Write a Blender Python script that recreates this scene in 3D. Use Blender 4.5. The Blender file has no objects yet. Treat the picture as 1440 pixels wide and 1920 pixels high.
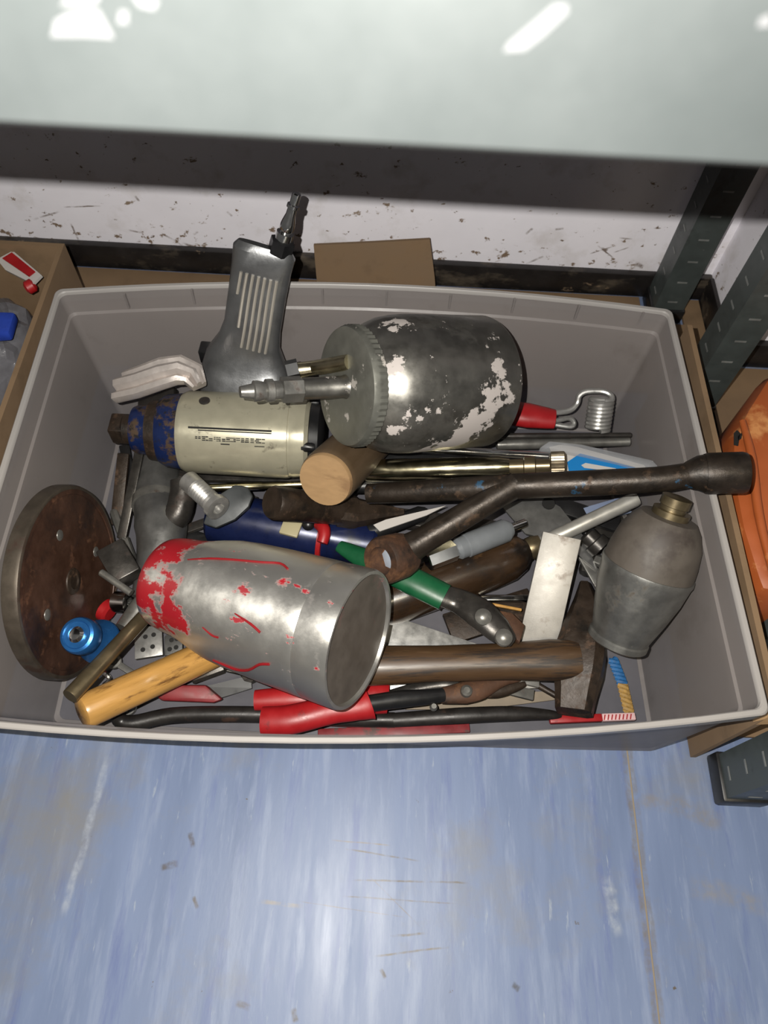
import bpy, bmesh, math, random
from mathutils import Vector, Matrix, Quaternion
C = bpy.context.scene.collection
RND = random.Random(7)
V = Vector
# ------------------------------------------------------------------ camera
F, CX, CY, H = 1390.0, 720.0, 960.0, 0.705          # focal length and centre in pixels of the 1440x1920 frame, eye height
N = V(((665-CX)/F, (1740-CY)/F, 1)).normalized()      # straight down, seen in camera axes
E0 = (V((0, 0, 1)) - N*N.z).normalized()
X0 = N.cross(E0); X0 = X0 if X0.x > 0 else -X0
YAW = 0.023
EX = math.cos(YAW)*X0 + math.sin(YAW)*E0
EY = -math.sin(YAW)*X0 + math.cos(YAW)*E0
R3 = Matrix((EX, EY, -N))
EYE = V((0, 0, H))
def a(px, py, z):
    """world point on the horizontal plane z (mm) along the sight line of a pixel"""
    d = R3 @ V(((px-CX)/F, (py-CY)/F, 1)); return EYE + d*((z/1000-H)/d.z)
def rp(px, P):
    """length in metres of px pixels at the depth of P"""
    return px*(R3.transposed() @ (P-EYE)).z/F
cam = bpy.data.cameras.new('camera'); camo = bpy.data.objects.new('camera', cam); C.objects.link(camo)
M = Matrix((R3 @ V((1, 0, 0)), R3 @ V((0, -1, 0)), R3 @ V((0, 0, -1)))).transposed().to_4x4()
M.translation = EYE; camo.matrix_world = M
cam.sensor_fit = 'VERTICAL'; cam.sensor_height = 9.8; cam.lens = 9.8*F/1920
cam.clip_start = 0.01; cam.clip_end = 50
cam.dof.use_dof = True; cam.dof.focus_distance = 0.64; cam.dof.aperture_fstop = 3.0
bpy.context.scene.camera = camo
# ------------------------------------------------------------------ light
W = bpy.data.worlds.new('world'); bpy.context.scene.world = W; W.use_nodes = True
W.node_tree.nodes['Background'].inputs[0].default_value = (0.95, 0.93, 0.9, 1)
W.node_tree.nodes['Background'].inputs[1].default_value = 0.10
def lamp(name, kind, loc, power, color, **kw):
    l = bpy.data.lights.new(name, kind); l.energy = power; l.color = color
    for k, v in kw.items(): setattr(l, k, v)
    o = bpy.data.objects.new(name, l); o.location = loc; C.objects.link(o); return o
flash_at = EYE + (R3 @ V((-0.024, -0.0145, 0.0)))
lamp('phone_flash', 'POINT', flash_at, 27.0, (1.0, 0.965, 0.90), shadow_soft_size=0.0012)
room = lamp('ceiling_lamp', 'AREA', (0.15, -0.75, 2.3), 20.0, (1.0, 0.86, 0.62), shape='RECTANGLE', size=1.3, size_y=0.3)
room.rotation_euler = (-0.3, 0, 0)
S = bpy.context.scene
S.view_settings.view_transform = 'Standard'; S.view_settings.look = 'None'
S.view_settings.gamma = 1; S.view_settings.use_curve_mapping = False; S.view_settings.exposure = 0.0
S.cycles.max_bounces = 8; S.cycles.transparent_max_bounces = 12
S.cycles.caustics_reflective = False; S.cycles.caustics_refractive = False
# ------------------------------------------------------------------ materials
def srgb(r, g, b):
    f = lambda c: (c/255/12.92 if c <= 10 else ((c/255+0.055)/1.055)**2.4)
    return (f(r), f(g), f(b), 1)
def mat(name, base, rough=0.5, metal=0.0, var=0.0, layers=(), bump=None, dirv=None, stretch=1.0, clear=0.0, lines=(), spec=0.5, vscale=60.0, transp=0.0, transl=0.0, aniso=None, plane=(0, 1)):
    """base colour with noise variation; layers = (colour, rough, metal, scale, threshold, softness, stretch) of masked patches;
    lines = (p, q, half width, colour, strength) marks in object coordinates"""
    m = bpy.data.materials.new(name); m.use_nodes = True
    nt = m.node_tree; n = nt.nodes; L = nt.links
    bs = n['Principled BSDF']
    tc = n.new('ShaderNodeTexCoord'); co = tc.outputs['Object']
    if dirv is not None:
        q = V(dirv).normalized().rotation_difference(V((1, 0, 0))).to_euler()
        r_ = n.new('ShaderNodeMapping'); r_.inputs['Rotation'].default_value = q; L.new(co, r_.inputs[0])
        co = r_.outputs[0]
    def stretched(s):
        if s == 1.0: return co
        k = n.new('ShaderNodeMapping'); k.inputs['Scale'].default_value = (1.0/s, 1, 1); L.new(co, k.inputs[0]); return k.outputs[0]
    def noise(scale, detail=5.0, s=1.0, seed=0.0, rgh=0.6):
        t = n.new('ShaderNodeTexNoise'); t.noise_dimensions = '4D'; t.inputs['W'].default_value = seed
        t.inputs['Scale'].default_value = scale; t.inputs['Detail'].default_value = detail; t.inputs['Roughness'].default_value = rgh
        L.new(stretched(s), t.inputs['Vector']); return t.outputs['Fac']
    def mixc(fac, A, B):
        x = n.new('ShaderNodeMix'); x.data_type = 'RGBA'
        if isinstance(fac, (int, float)): x.inputs[0].default_value = fac
        else: L.new(fac, x.inputs[0])
        for i, q in ((6, A), (7, B)):
            if isinstance(q, tuple): x.inputs[i].default_value = q
            else: L.new(q, x.inputs[i])
        return x.outputs[2]
    def mixf(fac, A, B):
        x = n.new('ShaderNodeMix'); L.new(fac, x.inputs[0])
        for i, q in ((2, A), (3, B)):
            if isinstance(q, (int, float)): x.inputs[i].default_value = q
            else: L.new(q, x.inputs[i])
        return x.outputs[0]
    def ramp(fac, lo, hi):
        t = n.new('ShaderNodeMapRange'); t.inputs[1].default_value = lo; t.inputs[2].default_value = hi; L.new(fac, t.inputs[0]); return t.outputs[0]
    col = base; rg = rough; mt = metal
    if var:
        nz = ramp(noise(vscale, 6, stretch, 1.3), 0.3, 0.7)
        dk = tuple(c*(1-var) for c in base[:3])+(1,); lt = tuple(min(1, c*(1+var)) for c in base[:3])+(1,)
        col = mixc(nz, dk, lt)
        rg = mixf(nz, max(0.04, rough*(1-0.25)), min(1, rough*1.25))
    for i, ly in enumerate(layers):
        lc, lr, lm, sc, th, so = ly[:6]; st = ly[6] if len(ly) > 6 else 1.0
        nz_ = noise(sc, 7, st, 10.0+3.7*i, 0.65)
        if len(ly) > 7:      # patches that thin out along a direction: (origin, direction, length, amount)
            o_, d_, l_, am = ly[7]
            sb_ = n.new('ShaderNodeVectorMath'); sb_.operation = 'SUBTRACT'; L.new(tc.outputs['Object'], sb_.inputs[0]); sb_.inputs[1].default_value = o_
            dt_ = n.new('ShaderNodeVectorMath'); dt_.operation = 'DOT_PRODUCT'; L.new(sb_.outputs[0], dt_.inputs[0]); dt_.inputs[1].default_value = d_
            gr = n.new('ShaderNodeMapRange'); gr.inputs[1].default_value = 0; gr.inputs[2].default_value = l_; gr.inputs[3].default_value = am; gr.inputs[4].default_value = 0.0
            L.new(dt_.outputs['Value'], gr.inputs[0])
            ad = n.new('ShaderNodeMath'); ad.operation = 'ADD'; L.new(nz_, ad.inputs[0]); L.new(gr.outputs[0], ad.inputs[1]); nz_ = ad.outputs[0]
        k = ramp(nz_, th, th+so)
        col = mixc(k, col, lc); rg = mixf(k, rg, lr); mt = mixf(k, mt, lm)
    if lines:
        sep = n.new('ShaderNodeSeparateXYZ'); L.new(tc.outputs['Object'], sep.inputs[0])
        def mth(op, A, B=None, c=None):
            x = n.new('ShaderNodeMath'); x.operation = op
            for i, q in enumerate((A, B, c)):
                if q is None: continue
                if isinstance(q, (int, float)): x.inputs[i].default_value = q
                else: L.new(q, x.inputs[i])
            return x.outputs[0]
        wob = noise(30, 6, 1, 5.0); brk = ramp(noise(90, 6, 1, 8.0), 0.35, 0.6)
        for p, q, w, lc, stg in lines:
            p = (p[plane[0]], p[plane[1]]); d = V((q[plane[0]], q[plane[1]]))-V(p); ln = d.length; d /= ln
            rx = mth('SUBTRACT', sep.outputs[plane[0]], p[0]); ry = mth('SUBTRACT', sep.outputs[plane[1]], p[1])
            t_ = mth('ADD', mth('MULTIPLY', rx, d[0]), mth('MULTIPLY', ry, d[1]))
            u_ = mth('ABSOLUTE', mth('ADD', mth('SUBTRACT', mth('MULTIPLY', rx, d[1]), mth('MULTIPLY', ry, d[0])), mth('MULTIPLY', mth('SUBTRACT', wob, 0.5), w*2.5)))
            inw = ramp(u_, w, w*0.4)
            fd = min(0.01, ln/5); e0 = ramp(t_, 0.0, fd); e1 = ramp(t_, ln, ln-fd)
            k = mth('MULTIPLY', mth('MULTIPLY', mth('MULTIPLY', inw, mth('MULTIPLY', e0, e1)), brk), stg)
            col = mixc(k, col, lc)
    for sock, v in (('Base Color', col), ('Roughness', rg), ('Metallic', mt)):
        if isinstance(v, (int, float, tuple)): bs.inputs[sock].default_value = v
        else: L.new(v, bs.inputs[sock])
    bs.inputs['Specular IOR Level'].default_value = spec
    if clear: bs.inputs['Coat Weight'].default_value = clear; bs.inputs['Coat Roughness'].default_value = 0.12
    if bump:
        b = n.new('ShaderNodeBump'); b.inputs['Strength'].default_value = bump[1]; b.inputs['Distance'].default_value = 0.001
        L.new(noise(bump[0], 5, bump[2] if len(bump) > 2 else stretch, 2.2), b.inputs['Height']); L.new(b.outputs[0], bs.inputs['Normal'])
    if aniso:      # brushed round the axis: the highlight stretches along it
        cv = n.new('ShaderNodeCombineXYZ')
        for i in range(3): cv.inputs[i].default_value = aniso[0][i]
        L.new(cv.outputs[0], bs.inputs['Tangent']); bs.inputs['Anisotropic'].default_value = aniso[1]
    out = n['Material Output']; sh = bs.outputs[0]
    if transl:
        tl = n.new('ShaderNodeBsdfTranslucent'); tl.inputs[0].default_value = base
        x = n.new('ShaderNodeMixShader'); x.inputs[0].default_value = transl; L.new(sh, x.inputs[1]); L.new(tl.outputs[0], x.inputs[2]); sh = x.outputs[0]
    if transp:
        tr = n.new('ShaderNodeBsdfTransparent')
        x = n.new('ShaderNodeMixShader'); x.inputs[0].default_value = transp; L.new(sh, x.inputs[1]); L.new(tr.outputs[0], x.inputs[2]); sh = x.outputs[0]
    if sh is not bs.outputs[0]: L.new(sh, out.inputs[0])
    return m
RUST = srgb(92, 58, 36); RUSTD = srgb(58, 40, 30); PAINTW = srgb(222, 214, 208)
m_alu = mat('worn_aluminium', (0.40, 0.395, 0.38, 1), 0.40, 0.75, 0.18, vscale=90, bump=(400, 0.08))
m_dalu = mat('dark_cast_aluminium', (0.20, 0.20, 0.195, 1), 0.36, 0.75, 0.2, bump=(500, 0.1))
m_steel = mat('dull_steel', (0.20, 0.195, 0.18, 1), 0.38, 0.65, 0.3, [(RUSTD, 0.7, 0.3, 60, 0.58, 0.15)], bump=(300, 0.1))
m_dsteel = mat('oily_dark_steel', (0.05, 0.046, 0.042, 1), 0.34, 0.6, 0.35, [(srgb(44, 31, 24), 0.7, 0.2, 70, 0.55, 0.15)], bump=(300, 0.15))
m_chrome = mat('chrome', (0.66, 0.66, 0.65, 1), 0.16, 1, 0.1)
m_black = mat('black_plastic', srgb(24, 24, 25), 0.38, 0, 0.2)
m_blacks = mat('black_painted_steel', srgb(40, 37, 35), 0.42, 0.3, 0.3, [(RUSTD, 0.7, 0.1, 50, 0.58, 0.1)], bump=(200, 0.15))
m_rust = mat('rusty_steel', srgb(70, 46, 31), 0.72, 0.15, 0.35, [(srgb(96, 64, 38), 0.8, 0.0, 45, 0.54, 0.12), (srgb(40, 31, 26), 0.6, 0.3, 30, 0.53, 0.15)], bump=(250, 0.35))
m_rustd = mat('brown_rusted_steel', srgb(47, 37, 29), 0.5, 0.3, 0.3, [(srgb(70, 50, 34), 0.75, 0.0, 60, 0.56, 0.1), (srgb(30, 26, 23), 0.45, 0.45, 40, 0.53, 0.15)], bump=(250, 0.35))
m_red = mat('red_vinyl', srgb(146, 22, 26), 0.42, 0, 0.12, [(srgb(80, 18, 20), 0.6, 0, 50, 0.60, 0.12)], bump=(200, 0.05))
m_redf = mat('faded_red_paint', srgb(116, 34, 38), 0.5, 0, 0.25, [(srgb(84, 62, 58), 0.6, 0.3, 70, 0.57, 0.06)])
m_green = mat('green_vinyl', srgb(18, 76, 46), 0.4, 0, 0.15)
m_card = mat('brown_cardboard', srgb(116, 94, 70), 0.85, 0, 0.07, [(srgb(98, 79, 58), 0.9, 0, 18, 0.54, 0.2)], bump=(120, 0.05), vscale=25)
m_cedge = mat('cardboard_cut_edge', srgb(178, 142, 98), 0.9, 0, 0.15)
m_white = mat('white_card', srgb(172, 168, 164), 0.5)
m_blue = mat('blue_print', srgb(20, 108, 170), 0.35)
m_hole = mat('dark_recess', srgb(14, 13, 12), 0.8)
# ------------------------------------------------------------------ geometry helpers
def basis(A, B, up=V((0, 0, 1))):
    z = (B-A).normalized(); x = up - z*up.dot(z)
    if x.length < 1e-4: x = V((1, 0, 0)) - z*z.x
    x.normalize(); return x, z.cross(x), z
class G:
    def __init__(s): s.bm = bmesh.new()
    def ring(s, pts): return [s.bm.verts.new(p) for p in pts]
    def skin(s, r0, r1):
        n = len(r0)
        for i in range(n): s.bm.faces.new((r0[i], r0[(i+1) % n], r1[(i+1) % n], r1[i]))
    def loft(s, rings, cap0=True, cap1=True):
        vs = [s.ring(r) for r in rings]
        for p, q in zip(vs, vs[1:]): s.skin(p, q)
        if cap0: s.bm.faces.new(vs[0][::-1])
        if cap1: s.bm.faces.new(vs[-1])
        return s
    def lathe(s, A, B, prof, seg=32, up=V((0, 0, 1)), cap0=True, cap1=True, knurl=None):
        """prof: (fraction along A->B, radius in metres)"""
        x, y, z = basis(A, B, up); ln = (B-A).length; rs = []
        for j, (t, r) in enumerate(prof):
            c = A + z*(ln*t)
            rs.append([c + (x*math.cos(2*math.pi*i/seg) + y*math.sin(2*math.pi*i/seg))*(r + (knurl[1]*(i % 2) if knurl and j in knurl[0] else 0)) for i in range(seg)])
        return s.loft(rs, cap0, cap1)
    def tube(s, pts, rad, seg=14, smooth=4, flat=1.0, up=V((0, 0, 1))):
        if not isinstance(rad, (list, tuple)): rad = [rad]*len(pts)
        P, Rr = [], []
        n = len(pts)
        if smooth > 1 and n > 2:
            for i in range(n-1):
                p0, p1, p2, p3 = pts[max(i-1, 0)], pts[i], pts[i+1], pts[min(i+2, n-1)]
                for k in range(smooth):
                    t = k/smooth
                    P.append(0.5*((2*p1)+(p2-p0)*t+(2*p0-5*p1+4*p2-p3)*t*t+(3*p1-p0-3*p2+p3)*t**3)); Rr.append(rad[i]*(1-t)+rad[i+1]*t)
            P.append(pts[-1]); Rr.append(rad[-1])
        else: P, Rr = list(pts), list(rad)
        rings = []; x = None
        for i, p in enumerate(P):
            d = (P[min(i+1, len(P)-1)] - P[max(i-1, 0)]).normalized()
            if x is None: x = basis(V((0, 0, 0)), d, up)[0]
            x = (x - d*x.dot(d)).normalized(); y = d.cross(x)
            rings.append([p + (x*math.cos(2*math.pi*k/seg)*flat + y*math.sin(2*math.pi*k/seg))*Rr[i] for k in range(seg)])
        return s.loft(rings)
    def bar(s, A, B, w, h, up=V((0, 0, 1)), bev=0.0, w1=None, h1=None):
        """box from A to B: width w across, height h along up"""
        x, y, z = basis(A, B, up); w1 = w if w1 is None else w1; h1 = h if h1 is None else h1
        q = [[c + x*(sx*hh/2) + y*(sy*ww/2) for sx, sy in ((-1, -1), (1, -1), (1, 1), (-1, 1))] for c, ww, hh in ((A, w, h), (B, w1, h1))]
        n0 = len(s.bm.edges); s.loft(q)
        if bev: s.bev(bev, n0)
        return s
    def bev(s, w, n0=0, seg=2):
        s.bm.edges.ensure_lookup_table(); s.bm.normal_update()
        es = [e for e in s.bm.edges[n0:] if len(e.link_faces) == 2 and e.calc_face_angle(0) > 0.5]
        bmesh.ops.bevel(s.bm, geom=es, offset=w, segments=seg, affect='EDGES', profile=0.5, clamp_overlap=True); return s
    def plate(s, pts, th, bev=0.0, nrm=None):
        """polygon of world points extruded by th away from the viewer side (downwards)"""
        nn = V((0, 0, 0))
        for i in range(len(pts)): nn += (pts[i]-pts[0]).cross(pts[(i+1) % len(pts)]-pts[0])
        nn.normalize()
        if nn.z < 0: nn = -nn
        if nrm is not None: nn = nrm
        n0 = len(s.bm.edges); s.loft([[p - nn*th for p in pts], list(pts)])
        if bev: s.bev(bev, n0)
        return s
    def ball(s, c, r, seg=12, sq=(1, 1, 1)):
        mtx = Matrix.Translation(c) @ Matrix.Diagonal((r*sq[0], r*sq[1], r*sq[2], 1))
        bmesh.ops.create_uvsphere(s.bm, u_segments=seg, v_segments=seg//2+2, radius=1, matrix=mtx); return s
    def build(s, name, m, parent=None, label=None, cat=None, group=None, kind=None, sharp=0.6, org=None):
        bm = s.bm; bmesh.ops.recalc_face_normals(bm, faces=bm.faces[:]); bm.normal_update()
        for f in bm.faces: f.smooth = True
        for e in bm.edges: e.smooth = not (len(e.link_faces) != 2 or e.calc_face_angle(0) > sharp)
        if parent is None:
            c = sum((v.co for v in bm.verts), V())/len(bm.verts); c = V((c.x, c.y, min(v.co.z for v in bm.verts)))
        else:
            c = V(parent['org'])
        if org is not None: c = V(org)
        bmesh.ops.translate(bm, verts=bm.verts[:], vec=-c)
        me = bpy.data.meshes.new(name); bm.to_mesh(me); bm.free(); me.materials.append(m)
        o = bpy.data.objects.new(name, me); C.objects.link(o)
        o['org'] = list(c)
        if parent is None: o.location = c
        else: o.parent = parent
        if label: o['label'] = label
        if cat: o['category'] = cat
        if group: o['group'] = group
        if kind: o['kind'] = kind
        return o
def thing(name, label, cat, loc, group=None):
    o = bpy.data.objects.new(name, None); C.objects.link(o); o.location = loc; o['org'] = list(loc)
    o.empty_display_size = 0.02
    o['label'] = label; o['category'] = cat
    if group: o['group'] = group
    return o
def mid(A, B, t=0.5): return A.lerp(B, t)
def pr(A, B, prof):
    """profile given in pixels of radius at mid depth"""
    k = rp(1, mid(A, B)); return [(t, r*k) for t, r in prof]
# ------------------------------------------------------------------ setting
FB = [srgb(96, 112, 168), srgb(140, 156, 204), srgb(172, 182, 214)]
seamx = 0.246
m_floor = mat('blue_vinyl', srgb(104, 119, 150), 0.42, 0, 0.08, [
    (srgb(122, 135, 162), 0.42, 0, 75, 0.50, 0.16, 8.0), (srgb(92, 106, 146), 0.42, 0, 60, 0.53, 0.14, 8.0),
    (srgb(132, 143, 162), 0.44, 0, 160, 0.62, 0.06, 6.0),
    (srgb(116, 117, 119), 0.45, 0, 7, 0.53, 0.22, 1.0), (srgb(84, 76, 68), 0.6, 0, 55, 0.665, 0.03, 1.0)],
    bump=(260, 0.05, 3.0), dirv=(0.0, 1, 0), vscale=34, stretch=8.0, spec=0.4,
    lines=[(a(205, 1415, 0), a(118, 1720, 0), 0.004, srgb(150, 158, 172), 0.7), (V((seamx-0.003, -0.5, 0)), V((seamx-0.003, 0.3, 0)), 0.0035, srgb(104, 98, 90), 0.7), (V((seamx+0.003, -0.5, 0)), V((seamx+0.003, 0.3, 0)), 0.003, srgb(104, 98, 90), 0.5), (a(640, 1590, 0), a(790, 1615, 0), 0.0009, srgb(96, 90, 84), 0.9),
           (a(660, 1650, 0), a(880, 1655, 0), 0.0010, srgb(96, 90, 84), 0.9), (a(620, 1575, 0), a(735, 1585, 0), 0.0008, srgb(120, 106, 84), 0.9),
           (a(700, 1793, 0), a(845, 1775, 0), 0.0010, srgb(96, 88, 74), 1.0), (a(640, 1680, 0), a(860, 1695, 0), 0.0008, srgb(100, 96, 96), 0.9),
           (a(690, 1640, 0), a(790, 1740, 0), 0.0006, srgb(110, 106, 110), 0.8), (a(560, 1690, 0), a(760, 1720, 0), 0.0006, srgb(110, 106, 110), 0.8),
           (a(730, 1755, 0), a(800, 1750, 0), 0.0012, srgb(96, 88, 74), 0.8), (a(480, 1690, 0), a(570, 1700, 0), 0.002, srgb(140, 130, 112), 0.7),
           (a(355, 1560, 0), a(362, 1590, 0), 0.003, srgb(70, 62, 56), 0.9), (a(300, 1628, 0), a(335, 1618, 0), 0.003, srgb(76, 66, 56), 0.9),
           (a(362, 1680, 0), a(370, 1705, 0), 0.002, srgb(86, 76, 62), 0.9), (a(715, 1815, 0), a(724, 1835, 0), 0.002, srgb(70, 62, 56), 1.0),
           (a(440, 1880, 0), a(470, 1890, 0), 0.003, srgb(86, 80, 76), 0.9), (a(548, 1890, 0), a(556, 1918, 0), 0.003, srgb(80, 74, 70), 0.9),
           (a(1140, 1640, 0), a(1160, 1760, 0), 0.006, srgb(150, 158, 170), 0.8), (a(960, 1845, 0), a(975, 1856, 0), 0.003, srgb(60, 60, 64), 0.9),
           (a(1290, 1660, 0), a(1440, 1700, 0), 0.010, srgb(128, 124, 118), 0.5), (a(1190, 1490, 0), a(1360, 1540, 0), 0.010, srgb(120, 116, 112), 0.6)])
def slab(name, x0, x1, y0, y1, z0, z1, m, bev=0.0, **kw):
    g = G(); g.bar(V(((x0+x1)/2, y0, (z0+z1)/2)), V(((x0+x1)/2, y1, (z0+z1)/2)), x1-x0, z1-z0, bev=bev); return g.build(name, m, **kw)
floor = slab('floor', -1.6, seamx-0.0008, -1.6, 1.0, -0.02, 0, m_floor, kind='structure', org=(0, 0, 0))
slab('floor', seamx+0.0008, 1.8, -1.6, 1.0, -0.02, 0, m_floor, kind='structure', org=(0, 0, 0))
slab('trim_1', seamx-0.0008, seamx+0.0008, -1.6, 1.0, -0.02, -0.0004, mat('seam_dirt', srgb(128, 118, 104), 0.8), kind='structure')
def onwall(px, py, Y=0.752):
    d = R3 @ V(((px-CX)/F, (py-CY)/F, 1)); return EYE + d*(Y/d.y)
DIRT = srgb(104, 86, 70)
m_wall = mat('white_wall_paint', srgb(238, 235, 242), 0.75, 0, 0.03, [
    (srgb(206, 200, 198), 0.8, 0, 12, 0.54, 0.2), (srgb(140, 122, 104), 0.85, 0, 50, 0.645, 0.03, 2.0), (srgb(108, 90, 74), 0.85, 0, 90, 0.655, 0.02, 1.5),
    (srgb(126, 106, 88), 0.85, 0, 80, 0.635, 0.03, 1.3, ((0, 0, 0.035), (0, 0, 1), 0.05, 0.07))],
    bump=(70, 0.25), vscale=12, dirv=(1, 0, 0.3), plane=(0, 2),
    lines=[(onwall(*p), onwall(*q), w, DIRT, 0.9) for p, q, w in (((62, 412), (112, 396), 0.0016), ((118, 388), (190, 386), 0.0012), ((132, 418), (148, 452), 0.0016), ((300, 436), (345, 462), 0.0018),
        ((340, 455), (385, 468), 0.0022), ((362, 440), (372, 434), 0.002), ((240, 432), (270, 436), 0.0018), ((252, 366), (262, 378), 0.002), ((425, 396), (436, 406), 0.002), ((1105, 476), (1150, 462), 0.0012), ((1120, 460), (1155, 488), 0.0012),
        ((1125, 466), (1140, 470), 0.003), ((1150, 474), (1180, 464), 0.0011), ((1160, 446), (1186, 449), 0.0015), ((985, 440), (1000, 428), 0.002), ((1040, 430), (1058, 428), 0.002), ((985, 495), (1020, 480), 0.002), ((1180, 490), (1208, 500), 0.004))])
slab('wall_back', -1.6, 0.418, 0.752, 0.85, 0, 2.4, m_wall, kind='structure', org=(0, 0, 0))
slab('wall_right', 0.418, 1.8, 0.640, 0.85, 0, 2.4, m_wall, kind='structure', org=(0, 0, 0))
m_skirt = mat('black_marbled_tile', srgb(30, 27, 26), 0.45, 0, 0.3, [(srgb(76, 68, 58), 0.6, 0, 22, 0.53, 0.10, 2.0), (srgb(120, 102, 82), 0.8, 0, 30, 0.60, 0.03, 2.0)], bump=(80, 0.4), vscale=30)
slab('baseboard_back', -1.6, 0.418, 0.742, 0.752, 0, 0.037, m_skirt, bev=0.002, kind='structure')
slab('baseboard_corner', 0.412, 0.418, 0.640, 0.742, 0, 0.040, m_skirt, bev=0.002, kind='structure')
slab('baseboard_right', 0.418, 1.8, 0.630, 0.640, 0, 0.040, m_skirt, bev=0.002, kind='structure')
# shelf unit: lip of the lowest shelf, uprights
m_shelf = mat('grey_green_enamel', (0.0198, 0.0226, 0.0226, 1), 0.42, 0, 0.05, bump=(90, 0.05), vscale=20)
m_post = mat('dark_grey_green_enamel', srgb(62, 68, 67), 0.42, 0, 0.15, [(srgb(110, 112, 108), 0.5, 0.3, 90, 0.70, 0.03), (srgb(40, 38, 36), 0.6, 0, 25, 0.6, 0.15)])
unit = thing('shelving_unit', 'dark grey green metal shelving unit whose blurred shelf lip crosses the top of the picture', 'shelving unit', (0.34, 0.44, 0))
g = G()
yl, zt, zb = 0.130, 0.652, 0.6148
prof = [(yl+0.012, zb+0.0012), (yl+0.002, zb), (yl, zb+0.002), (yl, zt-0.003), (yl+0.003, zt), (0.735, zt), (0.735, zt-0.0012), (yl+0.004, zt-0.0012), (yl+0.0012, zt-0.004), (yl+0.0012, zb+0.0025), (yl+0.012, zb+0.0024)]
g.loft([[V((x, y, z)) for y, z in prof] for x in (-0.62, 0.345)])
g.build('shelf_board', m_shelf, unit)
def onlip(px, py):
    d = R3 @ V(((px-CX)/F, (py-CY)/F, 1)); return EYE + d*((yl-0.0002)/d.y)
m_patch = mat('pale_lip_patch', (0.055, 0.056, 0.058, 1), 0.35)  # paler colour for the thin flat patches set on the lip face
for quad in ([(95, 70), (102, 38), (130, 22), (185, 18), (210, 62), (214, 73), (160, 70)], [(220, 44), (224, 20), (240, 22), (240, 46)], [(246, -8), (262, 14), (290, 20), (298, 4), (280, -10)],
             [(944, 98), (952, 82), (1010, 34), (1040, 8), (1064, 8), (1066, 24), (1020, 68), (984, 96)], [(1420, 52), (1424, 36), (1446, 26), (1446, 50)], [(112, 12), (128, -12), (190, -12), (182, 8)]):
    G().plate([onlip(*p) for p in quad], 0.0002, nrm=V((0, -1, 0))).build('lip_patch', m_patch, unit, label='white patch on the shelf lip')
def upright(x0, y0, sx, sy, z1, parent, wd=0.038, slots=True, zmax=0.6):
    """slotted angle upright; corner at (x0, y0), flanges towards sx and sy"""
    g = G(); t = 0.002
    q = [(0, 0), (sx*wd, 0), (sx*wd, sy*t), (sx*t, sy*t), (sx*t, sy*wd), (0, sy*wd)]
    g.loft([[V((x0+u, y0+v, z)) for u, v in q] for z in (0.004, z1)])
    u = g.build('upright', m_post, parent)
    z = 0.035
    while z < zmax:
        G().bar(V((x0+sx*wd*0.5, y0-sy*0.0004, z)), V((x0+sx*wd*0.5, y0+sy*0.0004, z)), 0.012, 0.0022).build('slot', m_slot, u)
        G().bar(V((x0-sx*0.0004, y0+sy*wd*0.5, z)), V((x0+sx*0.0004, y0+sy*wd*0.5, z)), 0.012, 0.0022).build('slot', m_slot, u)
        z += 0.032
    G().bar(V((x0+sx*wd*0.5, y0-sy*0.003, 0.011)), V((x0+sx*wd*0.5, y0+sy*(wd+0.003), 0.011)), wd+0.006, 0.022, bev=0.003).build('foot_cap', m_black, u)
    return u
m_slot = mat('slot_edge', srgb(120, 122, 120), 0.45, 0.2, 0.3)
upright(0.340, 0.700, 1, 1, 1.9, unit)
upright(0.322, 0.112, 1, 1, 0.616, unit, zmax=0.2)
unit2 = thing('shelving_unit', 'dark upright of the neighbouring shelving unit, right of the white wall corner', 'shelving unit', (0.36, 0.56, 0))
upright(0.352, 0.548, 1, 1, 1.9, unit2)
# cardboard around the tub
G().plate([V((x, y, 0.004)) for x, y in ((-0.6, 0.58), (0.345, 0.58), (0.345, 0.596), (0.411, 0.596), (0.411, 0.738), (0.385, 0.738), (0.385, 0.693), (0.332, 0.693), (0.332, 0.738), (-0.6, 0.738))], 0.0035).build('cardboard_sheet', m_card, label='brown cardboard sheet lying flat on the floor behind the grey tub', cat='cardboard')
slab('cardboard_sheet', 0.399, 0.60, 0.42, 0.625, 0.0005, 0.004, m_card, label='brown cardboard sheet on the floor right of the tub below the white wall corner', cat='cardboard')
def atY(px, py, Y):
    d = R3 @ V(((px-CX)/F, (py-CY)/F, 1)); return EYE + d*(Y/d.y)
fl = [atY(588, 460, 0.715), atY(700, 455, 0.715), atY(806, 449, 0.715), atY(815, 520, 0.70), atY(818, 560, 0.69), atY(597, 560, 0.69)]
G().plate(fl, 0.004, nrm=V((0, -1, 0.15)).normalized()).build('cardboard_flap', m_card, label='brown cardboard piece standing upright against the skirting behind the tub', cat='cardboard')
bx = thing('cardboard_box', 'open brown cardboard box left of the tub holding plastic bagged packs', 'box', (-0.5, 0.36, 0.004))
for nm, x0, x1, y0, y1 in (('side_panel', -0.341, -0.336, 0.10, 0.606), ('side_panel', -0.72, -0.715, 0.10, 0.606), ('end_panel', -0.715, -0.341, 0.601, 0.606), ('end_panel', -0.715, -0.341, 0.10, 0.105)):
    G().bar(V(((x0+x1)/2, y0, 0.082)), V(((x0+x1)/2, y1, 0.082)), x1-x0, 0.156).build(nm, m_card, bx)
G().bar(V((-0.528, 0.105, 0.006)), V((-0.528, 0.601, 0.006)), 0.374, 0.004).build('bottom_panel', m_card, bx)
m_clear = mat('clear_crumpled_plastic', srgb(120, 120, 126), 0.2, 0, 0.3, bump=(60, 0.9), transp=0.45, spec=0.7)
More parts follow.
